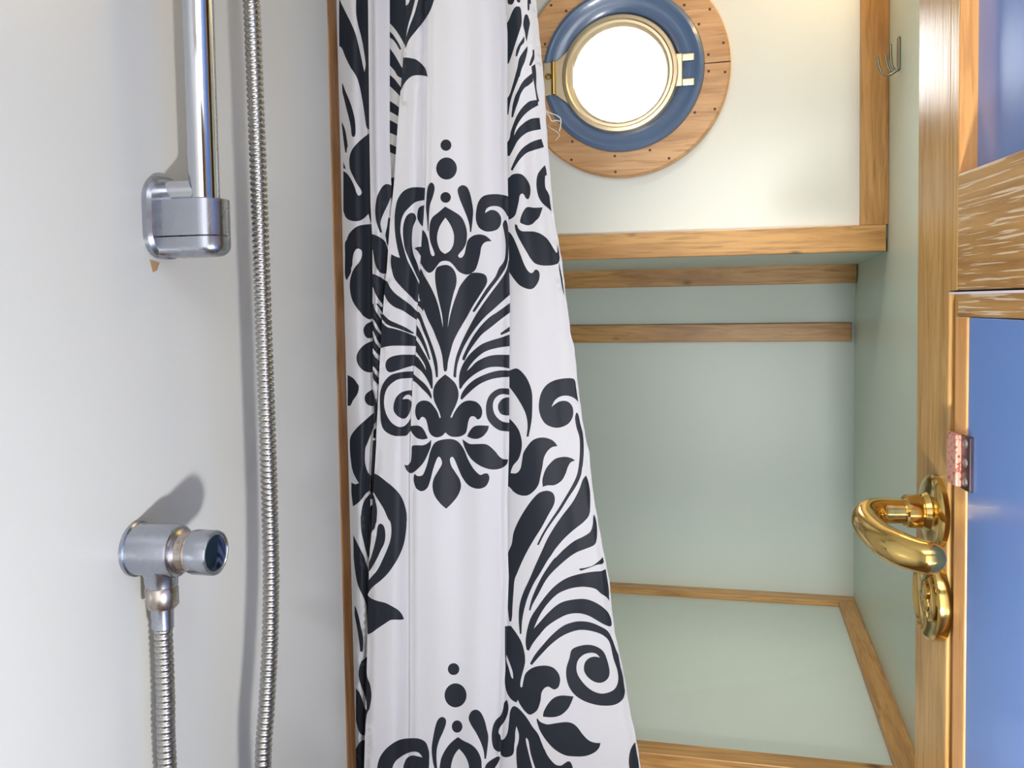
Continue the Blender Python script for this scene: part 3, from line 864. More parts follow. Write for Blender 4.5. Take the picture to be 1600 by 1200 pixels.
B('E', 'R7: 850,738 950,750 1050,790 1130,840 1180,930 1220,1040 1250,1110 | R8: 1290,180 1310,300 1310,400 1290,480 1220,535 1120,552 1000,540 880,500 790,440 730,360 700,260 700,160 730,60 | R7: 760,1030 860,990 950,985 1030,1010 1090,1060 1130,1160 | R8: 1150,200 1130,270 1070,310 1000,305 930,260 885,190 890,110 930,60 990,40 1050,50* 1010,10 950,0 880,20 820,80 805,170 830,250 900,340 980,400 1070,425 1160,405 1215,360 1240,280 1230,180 1190,60 | R7: 1150,960 1090,890 1000,850 880,828 780,840 660,890 550,970 450,1070 360,1170 340,1195* 320,1180* 370,1090 450,990 550,880 660,790 760,750')
B('QE', 'R7: 60,790* 120,785* 170,850 230,950 262,1060 | R8: 270,80 262,140 240,220 222,300 220,355* 240,360* 252,290 272,220 330,165 410,138 500,135 570,160 620,220 635,290 615,360 575,382 545,370 510,352 470,370 440,420 430,500 400,590 350,635 310,643 260,600 215,535 195,490* 178,518* 120,480 75,400 58,300 65,150 60,0')
Wt('QE', 'R8: 75,20* 110,110 140,200 145,270* 125,250 100,160 75,80')
B('E', 'R8: 775,455* 750,520 710,590 640,650 550,672 455,665* 465,610 510,530 570,470 650,445')
B('E', 'R8: 400,685* 430,720 500,745 580,735 680,722 750,730 810,770 870,850 930,910 990,935 1055,940* 1040,990 990,1040 900,1075 790,1080 680,1065 570,1000 480,900 420,800 390,700')
B('E', 'R8: 1440,910* 1460,1000 1470,1100 1480,1230* 1460,1330* 1400,1300 1360,1210 1350,1120 1365,1020 1400,950')


def curve(pts):
    """piecewise linear value over a list of (y, value)"""
    def f(y):
        if y <= pts[0][0]:
            return pts[0][1] + (pts[1][1] - pts[0][1]) / (pts[1][0] - pts[0][0]) * (y - pts[0][0]) * 0.5
        for (a, va), (b_, vb) in zip(pts, pts[1:]):
            if y <= b_:
                return va + (vb - va) * (y - a) / (b_ - a)
        return pts[-1][1] + (pts[-1][1] - pts[-2][1]) / (pts[-1][0] - pts[-2][0]) * (y - pts[-1][0]) * 0.6
    return f


cWOOD = curve([(0, 529), (250, 533), (550, 539), (800, 547), (1050, 553), (1200, 556)])
cL1 = curve([(0, 575), (200, 577), (320, 579), (380, 582), (600, 582.5), (650, 585), (700, 582), (760, 578.5), (830, 578.5), (900, 576.5), (1000, 574), (1100, 571.5), (1200, 569)])
cBC = curve([(0, 609), (230, 609), (260, 610.5), (300, 611.8), (325, 611.6), (345, 609.5)])
cDL = curve([(0, 634), (40, 633), (75, 631), (105, 629), (150, 625), (200, 621), (250, 618), (290, 615.3), (320, 612), (350, 609), (380, 607), (420, 604.5),
             (450, 601), (490, 598), (510, 596), (540, 595), (570, 593), (600, 592), (640, 590), (700, 587.5), (740, 585), (775, 583), (800, 581), (850, 578.5), (900, 576), (940, 575),
             (1000, 574), (1100, 571.5), (1200, 569)])
cPQ = curve([(0, 667), (290, 664.5), (340, 662), (365, 659.5), (430, 656), (505, 651), (560, 649.5), (590, 645), (660, 642), (760, 640), (1200, 640)])
cL3 = curve([(0, 789), (50, 793), (100, 793), (230, 792.5), (320, 794), (400, 795), (470, 797), (560, 796), (700, 795.5), (780, 793), (860, 793.5), (900, 795), (930, 794),
             (1000, 792), (1050, 790), (1085, 789), (1120, 787), (1200, 780)])
cR = curve([(0, 837), (50, 842), (100, 847), (130, 850), (190, 853), (230, 856), (260, 858.5), (320, 863.5), (345, 866), (370, 871), (410, 878), (450, 882.5), (470, 884.5),
            (490, 888), (520, 891), (545, 897.5), (600, 902.5), (650, 909), (680, 914), (710, 921), (735, 922.5), (780, 928), (800, 931.5), (850, 940.5), (875, 945.5), (910, 952.5),
            (940, 954.5), (990, 960.5), (1010, 965.5), (1060, 976), (1110, 984), (1140, 991), (1170, 996.5), (1200, 1001)])
EDGE = {}


def dep(points, wave=()):
    """depth across a facet (u, Y) with a cosine blend, plus slow drapes along the height"""
    def f(u, y):
        u = min(max(u, points[0][0]), points[-1][0])
        v = points[-1][1]
        for (a, va), (b_, vb) in zip(points, points[1:]):
            if u <= b_:
                t = (u - a) / (b_ - a)
                t = t * t * (3 - 2 * t)
                v = va + (vb - va) * t
                break
        v = BASE - 0.008 + (v - BASE) * 0.72
        for amp, fy, fu, ph in wave:
            v += amp * math.sin(y * fy + u * fu + ph)
        return v
    return f


BASE = YS + 0.024
FAC = {  # name: left, right, hidden extension left/right in px, depth, letters used
    'A': (cWOOD, cL1, -4, 10, dep([(-1, BASE + 0.055), (0, BASE + 0.05), (0.5, BASE + 0.04), (1.0, BASE + 0.058), (2, BASE + 0.066)], [(0.002, 0.01, 2, 0)]), 'A'),
    'B': (cL1, cDL, 0, 10, dep([(0, BASE + 0.028), (0.35, BASE + 0.018), (0.9, BASE + 0.03), (1.6, BASE + 0.04)], [(0.0015, 0.008, 2, 1)]), 'B'),
    'C': (cBC, cDL, -8, 10, dep([(-1, BASE + 0.05), (0, BASE + 0.048), (1, BASE + 0.04), (2, BASE + 0.038)]), 'C'),
    'P': (cDL, cPQ, 0, 9, dep([(0, BASE + 0.012), (0.15, BASE + 0.002), (0.6, BASE - 0.004), (1.0, BASE + 0.012), (1.3, BASE + 0.016)], [(0.0015, 0.009, 3, 0.5)]), 'DP'),
    'Q': (cPQ, cL3, 0, 0, dep([(0, BASE + 0.004), (0.08, BASE - 0.004), (0.3, BASE - 0.010), (0.5, BASE - 0.004), (0.72, BASE - 0.013), (0.93, BASE - 0.008), (1, BASE + 0.0)],
                               [(0.002, 0.006, 4, 0), (0.0012, 0.013, -7, 1)]), 'DQ'),
    'E': (cL3, cR, -8, 0, dep([(-0.4, BASE + 0.026), (0, BASE + 0.018), (0.35, BASE + 0.008), (0.7, BASE + 0.016), (0.93, BASE + 0.022), (1.0, BASE + 0.028)],
                               [(0.0025, 0.0075, 3, 2), (0.0015, 0.017, -4, 0)]), 'E'),
}
Y_TOP, Y_BOT = -300.0, 1780.0


def bc_limit(y):      # fold B ends on the lit strip above, on the main fold below
    return cBC(y) if y < 335 else max(cDL(y), cL1(y) + 0.6)


def pos(name, px, py):
    Lc, Rc, el, er, df, _ = FAC[name]
    if name == 'B':
        Rf = bc_limit
    else:
        Rf = Rc
    a, b_ = Lc(py), Rf(py)
    w = max(b_ - a, 0.8)
    u = (px - a) / w
    return at(px, py, 1, df(u, py)), u


verts, faces, mats, norms = [], [], [], []


def add_vert(name, px, py):
    p, u = pos(name, px, py)
    e = 0.6
    dx = pos(name, px + e, py)[0] - pos(name, px - e, py)[0]
    dy = pos(name, px, py - e)[0] - pos(name, px, py + e)[0]
    n = dx.cross(dy).normalized()
    if n.dot(EYE - p) < 0:
        n = -n
    verts.append(p)
    norms.append(n)
    return len(verts) - 1


def inside(poly, x, y, bb):
    if x < bb[0] or x > bb[1] or y < bb[2] or y > bb[3]:
        return False
    c = False
    n = len(poly)
    j = n - 1
    for i in range(n):
        yi, yj = poly[i].y, poly[j].y
        if (yi > y) != (yj > y) and x < (poly[j].x - poly[i].x) * (y - yi) / (yj - yi) + poly[i].x:
            c = not c
        j = i
    return c


def build_facet(name, y0=Y_TOP, y1=Y_BOT):
    Lc, Rc, el, er, df, tags = FAC[name]
    Rf = bc_limit if name == 'B' else Rc
    ys = []
    y = y0
    while y < y1 - 1:
        ys.append(y)
        y += 12.0
    ys.append(y1)
    left = [Vector((Lc(y) + el, y)) for y in ys]
    ext = (lambda y: (0.0 if y < 336 else er)) if name == 'B' else (lambda y: er)
    right = [Vector((Rf(y) + ext(y), y)) for y in ys]
    outline = left + right[::-1]
    pts = list(outline)
    fcs = [list(range(len(pts)))]
    for y in ys[1:-1]:
        a, b_ = Lc(y) + el, Rf(y) + ext(y)
        n = max(int((b_ - a) / 7.0), 2)
        for k in range(1, n):
            pts.append(Vector((a + (b_ - a) * k / n + 0.013 * (k % 3), y + 0.017 * (k % 2))))
    use = []
    todo = []
    for fac, black, poly in SHAPES:
        if any(c in tags for c in fac):
            ym = sum(p.y for p in poly) / len(poly)
            todo.append((black, poly, -6.0, 1206.0))
            for dy, lo_, hi_ in ((-819.0, -9999.0, -6.0), (819.0, 1206.0, 9999.0)):
                dx_ = Lc(ym + dy) - Lc(ym)
                cp_ = [Vector((p.x + dx_, p.y + dy)) for p in poly]
                if min(p.y for p in cp_) < hi_ and max(p.y for p in cp_) > lo_ and max(p.y for p in cp_) > y0 and min(p.y for p in cp_) < y1:
                    todo.append((black, cp_, lo_, hi_))
    for yl in (-6.0, 1206.0):
        if y0 < yl < y1:
            fcs.append([len(pts), len(pts) + 1, len(pts) + 2])
            pts.extend([Vector((Lc(yl) + el + 0.01, yl)), Vector((Rf(yl) + ext(yl) - 0.01, yl)), Vector(((Lc(yl) + Rf(yl)) / 2, yl - 0.4 if yl < 0 else yl + 0.4))])
    for black, poly, lo_, hi_ in todo:
        if True:
            xs = [p.x for p in poly]
            yy = [p.y for p in poly]
            use.append((black, poly, (min(xs), max(xs), max(min(yy), lo_), min(max(yy), hi_))))
            fcs.append(list(range(len(pts), len(pts) + len(poly))))
            pts.extend(poly)
    v2, e2, f2, *_ = geometry.delaunay_2d_cdt(pts, [], fcs, 0, 1e-4)
    bbo = (min(p.x for p in outline), max(p.x for p in outline), y0, y1)
    idx = {}
    for f in f2:
        cx = sum(v2[i].x for i in f) / 3
        cy = sum(v2[i].y for i in f) / 3
        if not inside(outline, cx, cy, bbo):
            continue
        col = 0
        for black, poly, bb in use:
            if inside(poly, cx, cy, bb):
                col = black
        ff = []
        for i in f:
            if i not in idx:
                idx[i] = add_vert(name, v2[i].x, v2[i].y)
            ff.append(idx[i])
        a, b_, c = (verts[i] for i in ff)
        if (b_ - a).cross(c - a).dot(EYE - a) < 0:
            ff.reverse()
        if (b_ - a).cross(c - a).length < 1e-12:
            continue
        faces.append(ff)
        mats.append(col)


def build_return(front, side, back, y0=Y_TOP, y1=Y_BOT):
    """cloth turning back from the edge of a front fold to the fold behind it"""
    Lf, Rf0 = FAC[front][0], FAC[front][1]
    Rf = bc_limit if front == 'B' else Rf0
    Lb, Rb0, elb, erb = FAC[back][0], FAC[back][1], FAC[back][2], FAC[back][3]
    Rb = bc_limit if back == 'B' else Rb0
    rows = []
    y = y0
    while y <= y1:
        if side == 'R':
            ex, bx = Rf(y), Lb(y) + elb
        else:
            ex, bx = Lf(y), Rb(y) + erb
        pf = pos(front, ex, y)[0]
        pb = pos(back, bx, y)[0]
        mid_px = ex + (bx - ex) * 0.35
        pm = at(mid_px, y, 1, pf.y + (pb.y - pf.y) * 0.12)
        pm2 = at(ex + (bx - ex) * 0.8, y, 1, pf.y + (pb.y - pf.y) * 0.6)
        rows.append([pf, pm, pm2, pb])
        y += 16.0
    s = len(verts)
    for r in rows:
        for k, p in enumerate(r):
            verts.append(p)
            d = (r[min(k + 1, 3)] - r[max(k - 1, 0)])
            n = d.cross(Vector((0, 0, 1))).normalized()
            norms.append(n)
    for i in range(len(rows) - 1):
        for k in range(3):
            a = s + i * 4 + k
            faces.append([a, a + 1, a + 5, a + 4])
            mats.append(0)


build_facet('A')
build_facet('B')
build_facet('C', Y_TOP, 350.0)
build_facet('P')
build_facet('Q')
build_facet('E')
build_return('B', 'L', 'A')
build_return('B', 'R', 'C', Y_TOP, 330.0)
build_return('P', 'L', 'C', Y_TOP, 330.0)
build_return('P', 'L', 'B', 330.0, Y_BOT)
build_return('Q', 'L', 'P')
build_return('Q', 'R', 'E')
me = bpy.data.meshes.new('curtain_cloth')
me.from_pydata([tuple(v) for v in verts], [], faces)
me.materials.append(M['cloth_white'])
me.materials.append(M['cloth_black'])
for p, mi in zip(me.polygons, mats):
    p.material_index = mi
    p.use_smooth = True
me.update()
me.normals_split_custom_set_from_vertices([tuple(n) for n in norms])
print('curtain verts', len(verts), 'faces', len(faces))
root = tag(empty('shower_curtain', (-0.35, BASE, CEIL - 0.06)), 'white shower curtain with black damask print, bunched beside the shower wall', 'curtain')
cl = bpy.data.objects.new('cloth', me)
COL.objects.link(cl)
cl.parent = root
me.transform(Matrix.Translation(-root.location))
# narrow stitched hem rolled along the free edge
hem = []
y = Y_TOP
while y <= Y_BOT:
    hem.append(pos('E', cR(y) - 0.8, y)[0] + Vector((0.0, -0.0006, 0)))
    y += 9.0
child(root, 'hem', sweep(hem, lambda i: 0.0011 + 0.0003 * math.sin(i * 1.7), 6), 'cloth_white')
th = [at(x, y, 1, YS + 0.045) for x, y in ((853, 172), (858, 176), (864, 178), (871, 181), (876, 186), (876, 196), (874, 205))]
child(root, 'loose_thread', merge(sweep(catmull(th, 5), 0.0006, 6),
      sweep(catmull([at(x, y, 1, YS + 0.045) for x, y in ((853, 174), (859, 183), (862, 189), (870, 188), (875, 190))], 5), 0.0006, 6),
      sweep(catmull([at(x, y, 1, YS + 0.045) for x, y in ((855, 196), (862, 201), (870, 206), (874, 212), (868, 219))], 5), 0.00035, 6)), 'thread')

# ------------------------------------------------------------------ curtain rail over the opening
rail = tag(empty('curtain_rail', (XFAR, BASE, CEIL - 0.045)), 'chrome rail carrying the damask shower curtain', 'curtain rail')
child(rail, 'tube', lathe([(0, 0.001), (0.0095, 0.001), (0.0095, XR - XFAR - 0.001), (0, XR - XFAR - 0.001)], frame_at((XFAR, BASE, CEIL - 0.036), (1, 0, 0)), 20), 'chrome', smooth=True)
for xx, dd in ((XFAR, 1), (XR, -1)):
    child(rail, 'end_socket', lathe([(0, 0.0), (0.02, 0.0), (0.02, 0.004), (0.013, 0.008), (0.013, 0.016), (0, 0.016)], frame_at((xx, BASE, CEIL - 0.036), (dd, 0, 0)), 24), 'chrome', smooth=True)

# ------------------------------------------------------------------ slide bar and its foot bracket
bx = -0.456
by = at(319.5, 300, 0, bx).y
BC = Vector((bx, by, 0))
z315, z370, z403 = at(330, 315, 0, bx).z, at(330, 371, 0, bx).z, at(330, 402, 0, bx).z
bar = tag(empty('shower_slide_bar', (XL, by, z403)), 'upright chrome slide bar on a rounded wall bracket', 'shower bar')
child(bar, 'tube', lathe([(0, 0), (0.0131, 0), (0.0131, 1.84 - z315 - 0.0015), (0, 1.84 - z315 - 0.0015)], frame_at((bx, by, z315 + 0.0015), (0, 0, 1)), 48), 'chrome', smooth=True)


def rounded_rect(hw, hh, r, n=8):
    out_ = []
    for cx, cy, a0 in ((hw - r, hh - r, 0), (-hw + r, hh - r, 90), (-hw + r, -hh + r, 180), (hw - r, -hh + r, 270)):
        for k in range(n + 1):
            t = math.radians(a0 + 90 * k / n)
            out_.append((cx + r * math.cos(t), cy + r * math.sin(t)))
    return out_


def extrude(outline, F, h0, h1, inset=0.0):
    bm = bmesh.new()
    c = Vector((sum(p[0] for p in outline) / len(outline), sum(p[1] for p in outline) / len(outline)))
    rings = []
    steps = [(h0, 1.0), (h1 - inset, 1.0), (h1, None)] if inset else [(h0, 1.0), (h1, 1.0)]
    for h, k in steps:
        ring = []
        for x, y in outline:
            v = Vector((x, y)) - c
            if k is None:
                v = v * (1 - inset / max(v.length, 1e-4))
            v = v + c
            ring.append(bm.verts.new(F @ Vector((v.x, v.y, h))))
        rings.append(ring)
    n = len(outline)
    for a_, b2 in zip(rings, rings[1:]):
        for i in range(n):
            bm.faces.new((a_[i], a_[(i + 1) % n], b2[(i + 1) % n], b2[i]))
    bm.faces.new(rings[0][::-1])
    bm.faces.new(rings[-1])
    return bm


zpl = (at(240, 275, 0, XL).z + at(240, 404, 0, XL).z) / 2
zph = (at(240, 275, 0, XL).z - at(240, 404, 0, XL).z) / 2
FW = frame_at((XL, by, zpl), (1, 0, 0), (0, 1, 0))
child(bar, 'wall_plate', extrude(rounded_rect(0.028, zph, 0.022), FW, 0.0, 0.008, 0.003), 'chrome_dull', smooth=True)


def arm_outline(r, x_end):
    """plan of the bracket arm: straight from the wall, half round about the bar"""
    out_ = [(XL + 0.004, by - r)]
    for k in range(13):
        t = math.radians(-90 + 180 * k / 12)
        out_.append((x_end + r * math.cos(t), by + r * math.sin(t)))
    out_.append((XL + 0.004, by + r))
    return out_


FZ = Matrix.Identity(4)
child(bar, 'bracket_arm', extrude(arm_outline(0.0185, bx + 0.003), FZ, z370 + 0.0006, z315), 'chrome_dull', smooth=True, bevel=0.0012)
cv = child(bar, 'bracket_cover', extrude([(x, y) for x, y in arm_outline(0.0185, bx + 0.003)], FZ @ Matrix.Translation((0, 0, 0)), z403, z370 - 0.0006), 'chrome_dull', smooth=True)
bv = cv.modifiers.new('bevel', 'BEVEL')
bv.width = 0.010
bv.segments = 5
bv.limit_method = 'WEIGHT'
bw = cv.data.attributes.new('bevel_weight_edge', 'FLOAT', 'EDGE')
for e in cv.data.edges:
    v1, v2 = (cv.data.vertices[i].co for i in e.vertices)
    if abs(v1.z - v2.z) < 1e-5 and v1.z < 0.001:
        bw.data[e.index].value = 1.0
while cv.modifiers[0].name != 'bevel':
    cv.modifiers.move(0, 1)
    break
cv.modifiers['edge'].split_angle = math.radians(50)
child(bar, 'neck', lathe([(0.0, 0.0), (0.0125, 0.0), (0.0125, 0.044), (0.0, 0.044)], frame_at((XL + 0.004, by, z315 + 0.006), (1, 0, 0)), 24), 'chrome', smooth=True)
# small rust run below the plate
child(bar, 'rust_mark', extrude([(by - 0.020, z403 - 0.002), (by - 0.006, z403 - 0.004), (by - 0.010, z403 - 0.011), (by - 0.016, z403 - 0.013)],
      frame_at((XL, 0, 0), (1, 0, 0), (0, 1, 0)), 0.0, 0.0004), 'rust_stain')

# ------------------------------------------------------------------ wall outlet elbow
oy = at(213, 857, 0, XL).y
oz = at(213, 857, 0, XL).z
out_e = tag(empty('shower_outlet', (XL, oy, oz)), 'chrome wall outlet elbow feeding the ribbed shower hose', 'outlet elbow')
FO = frame_at((XL, oy, oz), (1, 0, 0), (0, 0, 1))
bd = lathe([(0.0, 0.0), (0.0235, 0.0), (0.0235, 0.003), (0.0222, 0.004), (0.0222, 0.040), (0.0214, 0.0425), (0.0195, 0.0435), (0, 0.0435)], FO, 56)
spx = -0.4765
child(out_e, 'body', bd, 'chrome_dull', smooth=True)
child(out_e, 'spout', lathe([(0.0, 0.0), (0.0215, 0.0), (0.019, -0.012), (0.0142, -0.0215), (0.0135, -0.0305), (0.0, -0.0305)], frame_at((spx, oy, oz), (0, 0, 1)), 40), 'chrome_dull', smooth=True)
child(out_e, 'grooved_neck', lathe([(0.0, 0.043), (0.0185, 0.043), (0.0192, 0.045), (0.0168, 0.047), (0.0166, 0.0535), (0.0182, 0.0555), (0.0178, 0.0575), (0, 0.0575)], FO, 48), 'chrome_stain', smooth=True)
cp = child(out_e, 'end_cap', lathe([(0.0, 0.0575), (0.0182, 0.0575), (0.0188, 0.0585), (0.0188, 0.076), (0.0182, 0.0775), (0.0172, 0.0775), (0.0168, 0.0765), (0, 0.0765)], FO, 48), 'chrome_dull', smooth=True)
child(cp, 'cap_mirror', lathe([(0.0, 0.0772), (0.008, 0.0770), (0.0166, 0.0764), (0.0166, 0.076), (0.0, 0.076)], FO, 48), 'chrome_blue', smooth=True)

# ------------------------------------------------------------------ ribbed hose: outlet -> loop below -> up beside the slide bar
hose = tag(empty('shower_hose', (spx, oy, oz - 0.03)), 'ribbed chrome shower hose hanging in a long loop on the shower wall', 'hose')
z0 = oz - 0.0309
child(hose, 'nut', lathe([(0, 0), (0.0125, 0.0), (0.0137, -0.002), (0.0137, -0.0165), (0.0122, -0.0185), (0, -0.0185)], frame_at((spx, oy, z0), (0, 0, 1)), 12), 'chrome_stain', smooth=True)
child(hose, 'ferrule', lathe([(0, -0.018), (0.0098, -0.018), (0.0092, -0.024), (0.0090, -0.0365), (0, -0.0365)], frame_at((spx, oy, z0), (0, 0, 1)), 28), 'chrome_dull', smooth=True)
HX = -0.432
up_pts = [at(x, y, 0, HX) for x, y in ((411, 1200), (417, 1100), (422, 1000), (423.5, 900), (421.5, 800), (418.5, 700), (415, 600), (411.5, 500),
                                       (408, 400), (404.5, 300), (401, 200), (397, 100), (392.5, 0))]
h0 = Vector((spx, oy, z0 - 0.036))
h1 = at(261.5, 1195, 0, spx)
bottom = min(h1.z, up_pts[0].z)
loop = [h0, Vector((spx, oy, (h0.z + h1.z) / 2)), h1, Vector((spx + 0.002, h1.y + 0.004, bottom - 0.14)), Vector((-0.468, h1.y + 0.02, bottom - 0.24)),
        Vector((-0.455, (h1.y + up_pts[0].y) / 2, bottom - 0.285)), Vector((-0.442, up_pts[0].y - 0.018, bottom - 0.23)), Vector((HX, up_pts[0].y - 0.004, bottom - 0.12))]
top = [up_pts[-1] + Vector((0, -0.008, 0.06)), up_pts[-1] + Vector((-0.01, -0.025, 0.11)), Vector((bx + 0.02, by + 0.012, 1.835))]
dense = catmull(loop + up_pts + top, 24)
seglen = [0.0]
for a_, b2 in zip(dense, dense[1:]):
    seglen.append(seglen[-1] + (b2 - a_).length)
PITCH_H = 0.0054
NS = int(seglen[-1] / (PITCH_H / 5))
path, k = [], 0
for i in range(NS + 1):
    s_ = min(seglen[-1] * i / NS, seglen[-1] - 1e-9)
    while k < len(seglen) - 2 and seglen[k + 1] < s_:
        k += 1
    t = (s_ - seglen[k]) / max(seglen[k + 1] - seglen[k], 1e-9)
    path.append(dense[k].lerp(dense[k + 1], t))
RP = [0.0057, 0.0075, 0.0079, 0.0079, 0.0077]
child(hose, 'ribbed_tube', sweep(path, lambda i: RP[i % 5], 18), 'hose_chrome', smooth=False)
for p in bpy.data.objects['ribbed_tube'].data.polygons:
    p.use_smooth = True

# ------------------------------------------------------------------ robe hook on the right bulkhead
hy = at(1405, 85, 0, XR - 0.001).y
hk = tag(empty('robe_hook', (XR, hy, at(1405, 85, 1, hy).z)), 'small nickel double robe hook on the right bulkhead', 'hook')
zt, zb2 = at(1405, 58, 1, hy).z, at(1405, 110, 1, hy).z
child(hk, 'back_plate', box(XR - 0.0035, XR, hy - 0.006, hy + 0.006, zb2, zt), 'hook', bevel=0.0012)


def hp(pts, dy=0.0):
    return [at(x, y, 1, hy) + Vector((0, dy, 0)) for x, y in pts]


child(hk, 'prong', sweep(catmull(hp([(1405, 103), (1399, 108), (1394, 104), (1392, 90), (1391.5, 70)]), 5), 0.0019, 10), 'hook', smooth=True)
child(hk, 'prong', sweep(catmull(hp([(1404, 106), (1395, 112), (1388, 106), (1383, 86)]), 5), 0.0016, 10), 'hook', smooth=True)
child(hk, 'prong', sweep(catmull(hp([(1403, 109), (1390, 117), (1379, 115), (1373, 102), (1371, 90)]), 5), 0.0018, 10), 'hook', smooth=True)

# ------------------------------------------------------------------ open door on the right, seen from its inner face
P0 = at(1433, 480, 1, 0.75)
ang = math.radians(7.2)
U = Vector((math.sin(ang), -math.cos(ang), 0))       # from the free edge towards the camera
Wn = Vector((math.cos(ang), math.sin(ang), 0))       # into the door
FD = Matrix.Identity(4)
for i in range(3):
    FD[i][0], FD[i][1], FD[i][2] = U[i], Wn[i], (0, 0, 1)[i]
FD[0][3], FD[1][3], FD[2][3] = P0.x, P0.y, 0.0
FDI = FD.inverted()


def dpt(px, py, w=0.0):
    """(u, z) on the door face (or a plane w behind it) for a pixel"""
    p = FDI @ at_plane(px, py, FD @ Vector((0, w, 0)), Wn)
    return p.x, p.z


door = tag(empty('door_1'), 'open oak framed door with blue panels and brass lever', kind='structure')
door.matrix_world = FD
door.matrix_basis = FD


def dbox(name, u0, u1, w0, w1, z0_, z1_, mat, bevel=0.001, parent=None, label=None):
    bm = box(u0, u1, w0, w1, z0_, z1_)
    o = link(name, bm, mat)
    o.parent = parent or door
    if bevel:
        md = o.modifiers.new('bevel', 'BEVEL')
        md.width = bevel
        md.segments = 2
        md.limit_method = 'ANGLE'
    if label:
        o['label'] = label
    return o


u1495, u1483, u1514 = dpt(1495, 480)[0], dpt(1483, 480)[0], dpt(1514, 480)[0]
zr_t = dpt(1550, 252)[1]
zr_b = dpt(1545, 452)[1]
zr2_t = dpt(1545, 457)[1]
zr2_b = dpt(1550, 497)[1]
UE = 0.62
DZ0, DZ1 = 0.05, 1.88
dbox('stile', 0.0, u1483, 0.0, 0.036, DZ0, DZ1, 'door_oak_z', 0.0015)
dbox('stile_inner', u1483, u1495, 0.0, 0.036, zr_b, DZ1, 'door_oak_z', 0.0)
dbox('stile_inner', u1483 + 0.0010, u1495, 0.0035, 0.036, DZ0, zr2_t, 'door_oak_z', 0.0006)
dbox('rail', u1495, UE, 0.0, 0.036, zr_b, zr_t, 'door_oak_u', 0.001)
dbox('rail', u1495, UE, 0.0005, 0.036, zr2_b, zr2_t, 'door_oak_u', 0.001)
dbox('gap_fill', u1483, UE, 0.004, 0.034, zr2_t, zr_b, 'black_gap', 0)  # near-black strip painted in for the dark gap between the rails
dbox('gap_edge', u1483 + 0.001, UE, -0.0004, 0.003, zr2_t - 0.0006, zr2_t + 0.0009, 'white_edge', 0)
dbox('bead', u1495 + 0.0003, u1514, -0.001, 0.020, DZ0 + 0.08, zr2_b, 'bead', 0.0012)
dbox('blue_panel', u1514, UE, 0.0, 0.016, DZ0 + 0.08, zr2_b - 0.0003, 'blue', 0.0008)
dbox('blue_panel', u1495, UE, 0.012, 0.028, zr_t - 0.01, DZ1, 'blue', 0)
dbox('reveal_bead', u1495, u1495 + 0.0012, 0.0003, 0.012, zr_t, DZ1, 'bead', 0)
dbox('rail', u1514, UE, 0.0005, 0.034, DZ0, DZ0 + 0.08, 'door_oak_u', 0.001)
dbox('hanging_stile', UE, UE + 0.08, 0.0, 0.036, DZ0, DZ1, 'door_oak_z', 0.0015)
# rusty catch on the edge of the lower panel
cu0, ct = dpt(1493, 674)
cu1, _ = dpt(1508, 700)
cu2, cb = dpt(1521, 764)
ct2 = dpt(1500, 676)[1]
cb2 = dpt(1500, 757)[1]
ch = dbox('catch', cu0, cu1, -0.006, -0.001, cb2, ct2, 'rust', 0.0012, label='rust-speckled pink steel leaf')
pl = dbox('screw_plate', cu1 - 0.001, cu2, -0.0025, 0.0005, cb2 - 0.001, ct2, 'dark_steel', 0.0006, parent=ch)
for k in range(3):
    zc_ = cb2 + (ct2 - cb2) * (0.14 + 0.36 * k)
    o = link('screw', lathe([(0.0001, 0.0016), (0.0022, 0.0012), (0.003, 0.0)], frame_at(((cu1 + cu2) / 2 + 0.001, -0.0025, zc_), (0, -1, 0)), 16), 'screw', None, True)
    o.parent = ch

# brass lever handle
ru, rz = dpt(1464, 799)
hd = empty('lever_handle', (0, 0, 0))
hd.parent = door
FR = frame_at((ru, 0, rz), (0, -1, 0), (0, 0, 1))
RR = 0.0268


def dl(name, bm, mat, parent, smooth=True, label=None):
    o = link(name, bm, mat, None, smooth)
    o.parent = parent
    if label:
        o['label'] = label
    return o


dl('rose', lathe([(0, 0.0), (RR, 0.0), (RR, 0.0035), (RR - 0.002, 0.0055), (RR - 0.006, 0.0065), (0.014, 0.0075), (0.0125, 0.011), (0, 0.011)], FR, 48), 'brass', hd)
dl('collar', lathe([(0, 0.010), (0.0115, 0.010), (0.0122, 0.013), (0.0122, 0.022), (0.0105, 0.0235), (0, 0.0235)], FR, 40), 'brass', hd)
lp = catmull([(ru, -0.020, rz), (ru, -0.032, rz), (ru + 0.001, -0.042, rz), (ru + 0.007, -0.0505, rz - 0.001), (ru + 0.018, -0.0545, rz - 0.004),
              (ru + 0.034, -0.0540, rz - 0.007), (ru + 0.050, -0.0500, rz - 0.010), (ru + 0.064, -0.0430, rz - 0.012), (ru + 0.074, -0.0340, rz - 0.013), (ru + 0.079, -0.0245, rz - 0.013)], 20)
lp = lp[:-13]
nL = len(lp)


def lr(i):
    if i >= nL:
        return max(R_END * math.cos(math.pi / 2 * (i - nL + 1) / 10), 0.0003)
    t = i / (nL - 1)
    return 0.0090 + 0.0017 * math.sin(min(t, 0.9) / 0.9 * math.pi * 0.5) + 0.0010 * math.exp(-((t - 0.8) / 0.12) ** 2)


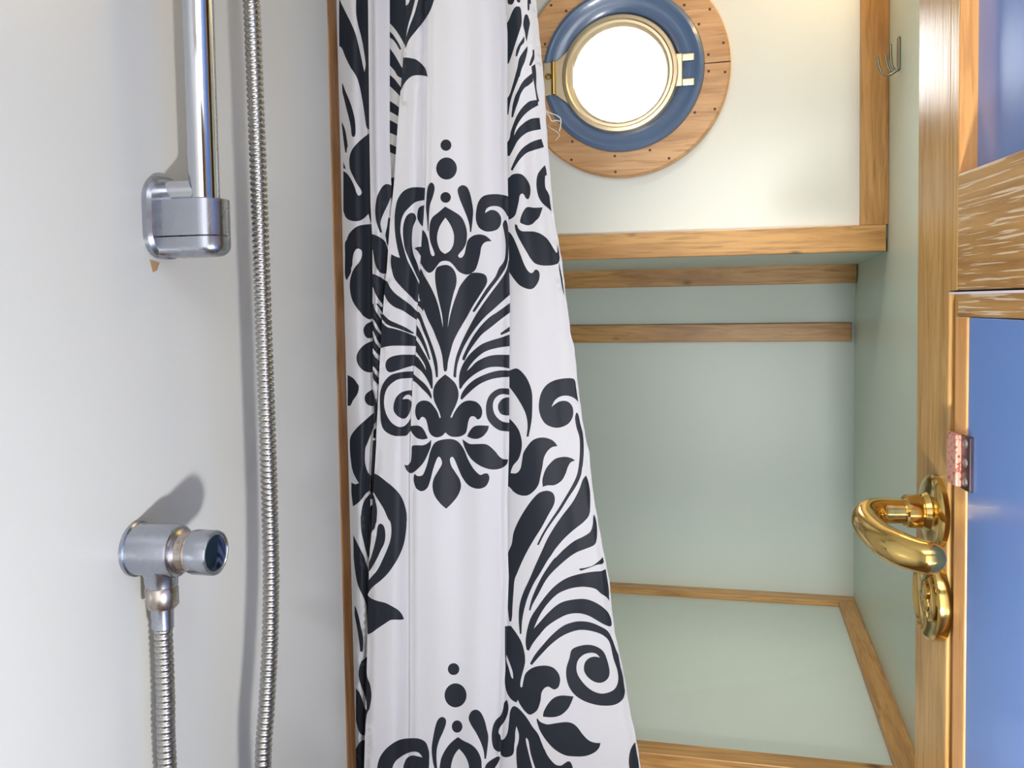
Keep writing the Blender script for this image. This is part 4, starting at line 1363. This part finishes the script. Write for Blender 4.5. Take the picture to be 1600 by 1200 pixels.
R_END = lr(nL - 1)
p_end, d_end = lp[-1].copy(), (lp[-1] - lp[-2]).normalized()
lp += [p_end + d_end * R_END * math.sin(math.pi / 2 * k / 10) for k in range(1, 11)]
dl('lever', sweep(lp, lr, 28), 'brass', hd)
# brass turn and release below the lever
eu, ez = dpt(1464, 935)
FE = frame_at((eu, 0, ez), (0, -1, 0), (0, 0, 1))
es = empty('keyhole_escutcheon', (0, 0, 0))
es.parent = door
dl('rim', lathe([(0, 0.0), (0.0305, 0.0), (0.0305, 0.005), (0.0296, 0.0076), (0.0275, 0.0088), (0.0245, 0.0076), (0.0215, 0.0060), (0, 0.0052)], FE, 56), 'brass', es)
dl('keyhole_plate', lathe([(0, 0.0048), (0.0165, 0.0048), (0.0165, 0.0068), (0.0150, 0.0076), (0, 0.0078)], FE, 40), 'brass', es)
dl('keyhole_drop', merge(*[lathe([(0, 0.006), (r_, 0.006), (r_, h_ - 0.001), (r_ * 0.8, h_), (0, h_ + 0.0006)], frame_at(FE @ Vector((k_, 0, 0)), FE.to_3x3() @ Vector((0, 0, 1)), (0, 0, 1)), 24) for r_, h_, k_ in ((0.0075, 0.0105, 0.006), (0.0062, 0.0095, -0.004), (0.0045, 0.0085, -0.012))]), 'brass', es)

# ------------------------------------------------------------------ warm ceiling lamp near the right bulkhead
LX, LY = 0.165, 1.28
lamp = tag(empty('ceiling_lamp', (LX, LY, CEIL)), 'small warm ceiling lamp above the porthole panel', 'lamp')
child(lamp, 'base_ring', lathe([(0, 0.0), (0.05, 0.0), (0.05, -0.012), (0.042, -0.018), (0.042, 0.0)], frame_at((LX, LY, CEIL), (0, 0, 1)), 40), 'brass', smooth=True)
child(lamp, 'diffuser', lathe([(0.041, -0.008), (0.038, -0.018), (0.025, -0.026), (0, -0.029)], frame_at((LX, LY, CEIL), (0, 0, 1)), 40), 'lamp', smooth=True)
ld = bpy.data.lights.new('lamp_glow', 'POINT')
ld.energy = 0.9
ld.color = (1.0, 0.64, 0.28)
ld.shadow_soft_size = 0.03
lo = bpy.data.objects.new('lamp_glow', ld)
COL.objects.link(lo)
lo.location = (LX, LY, CEIL - 0.07)
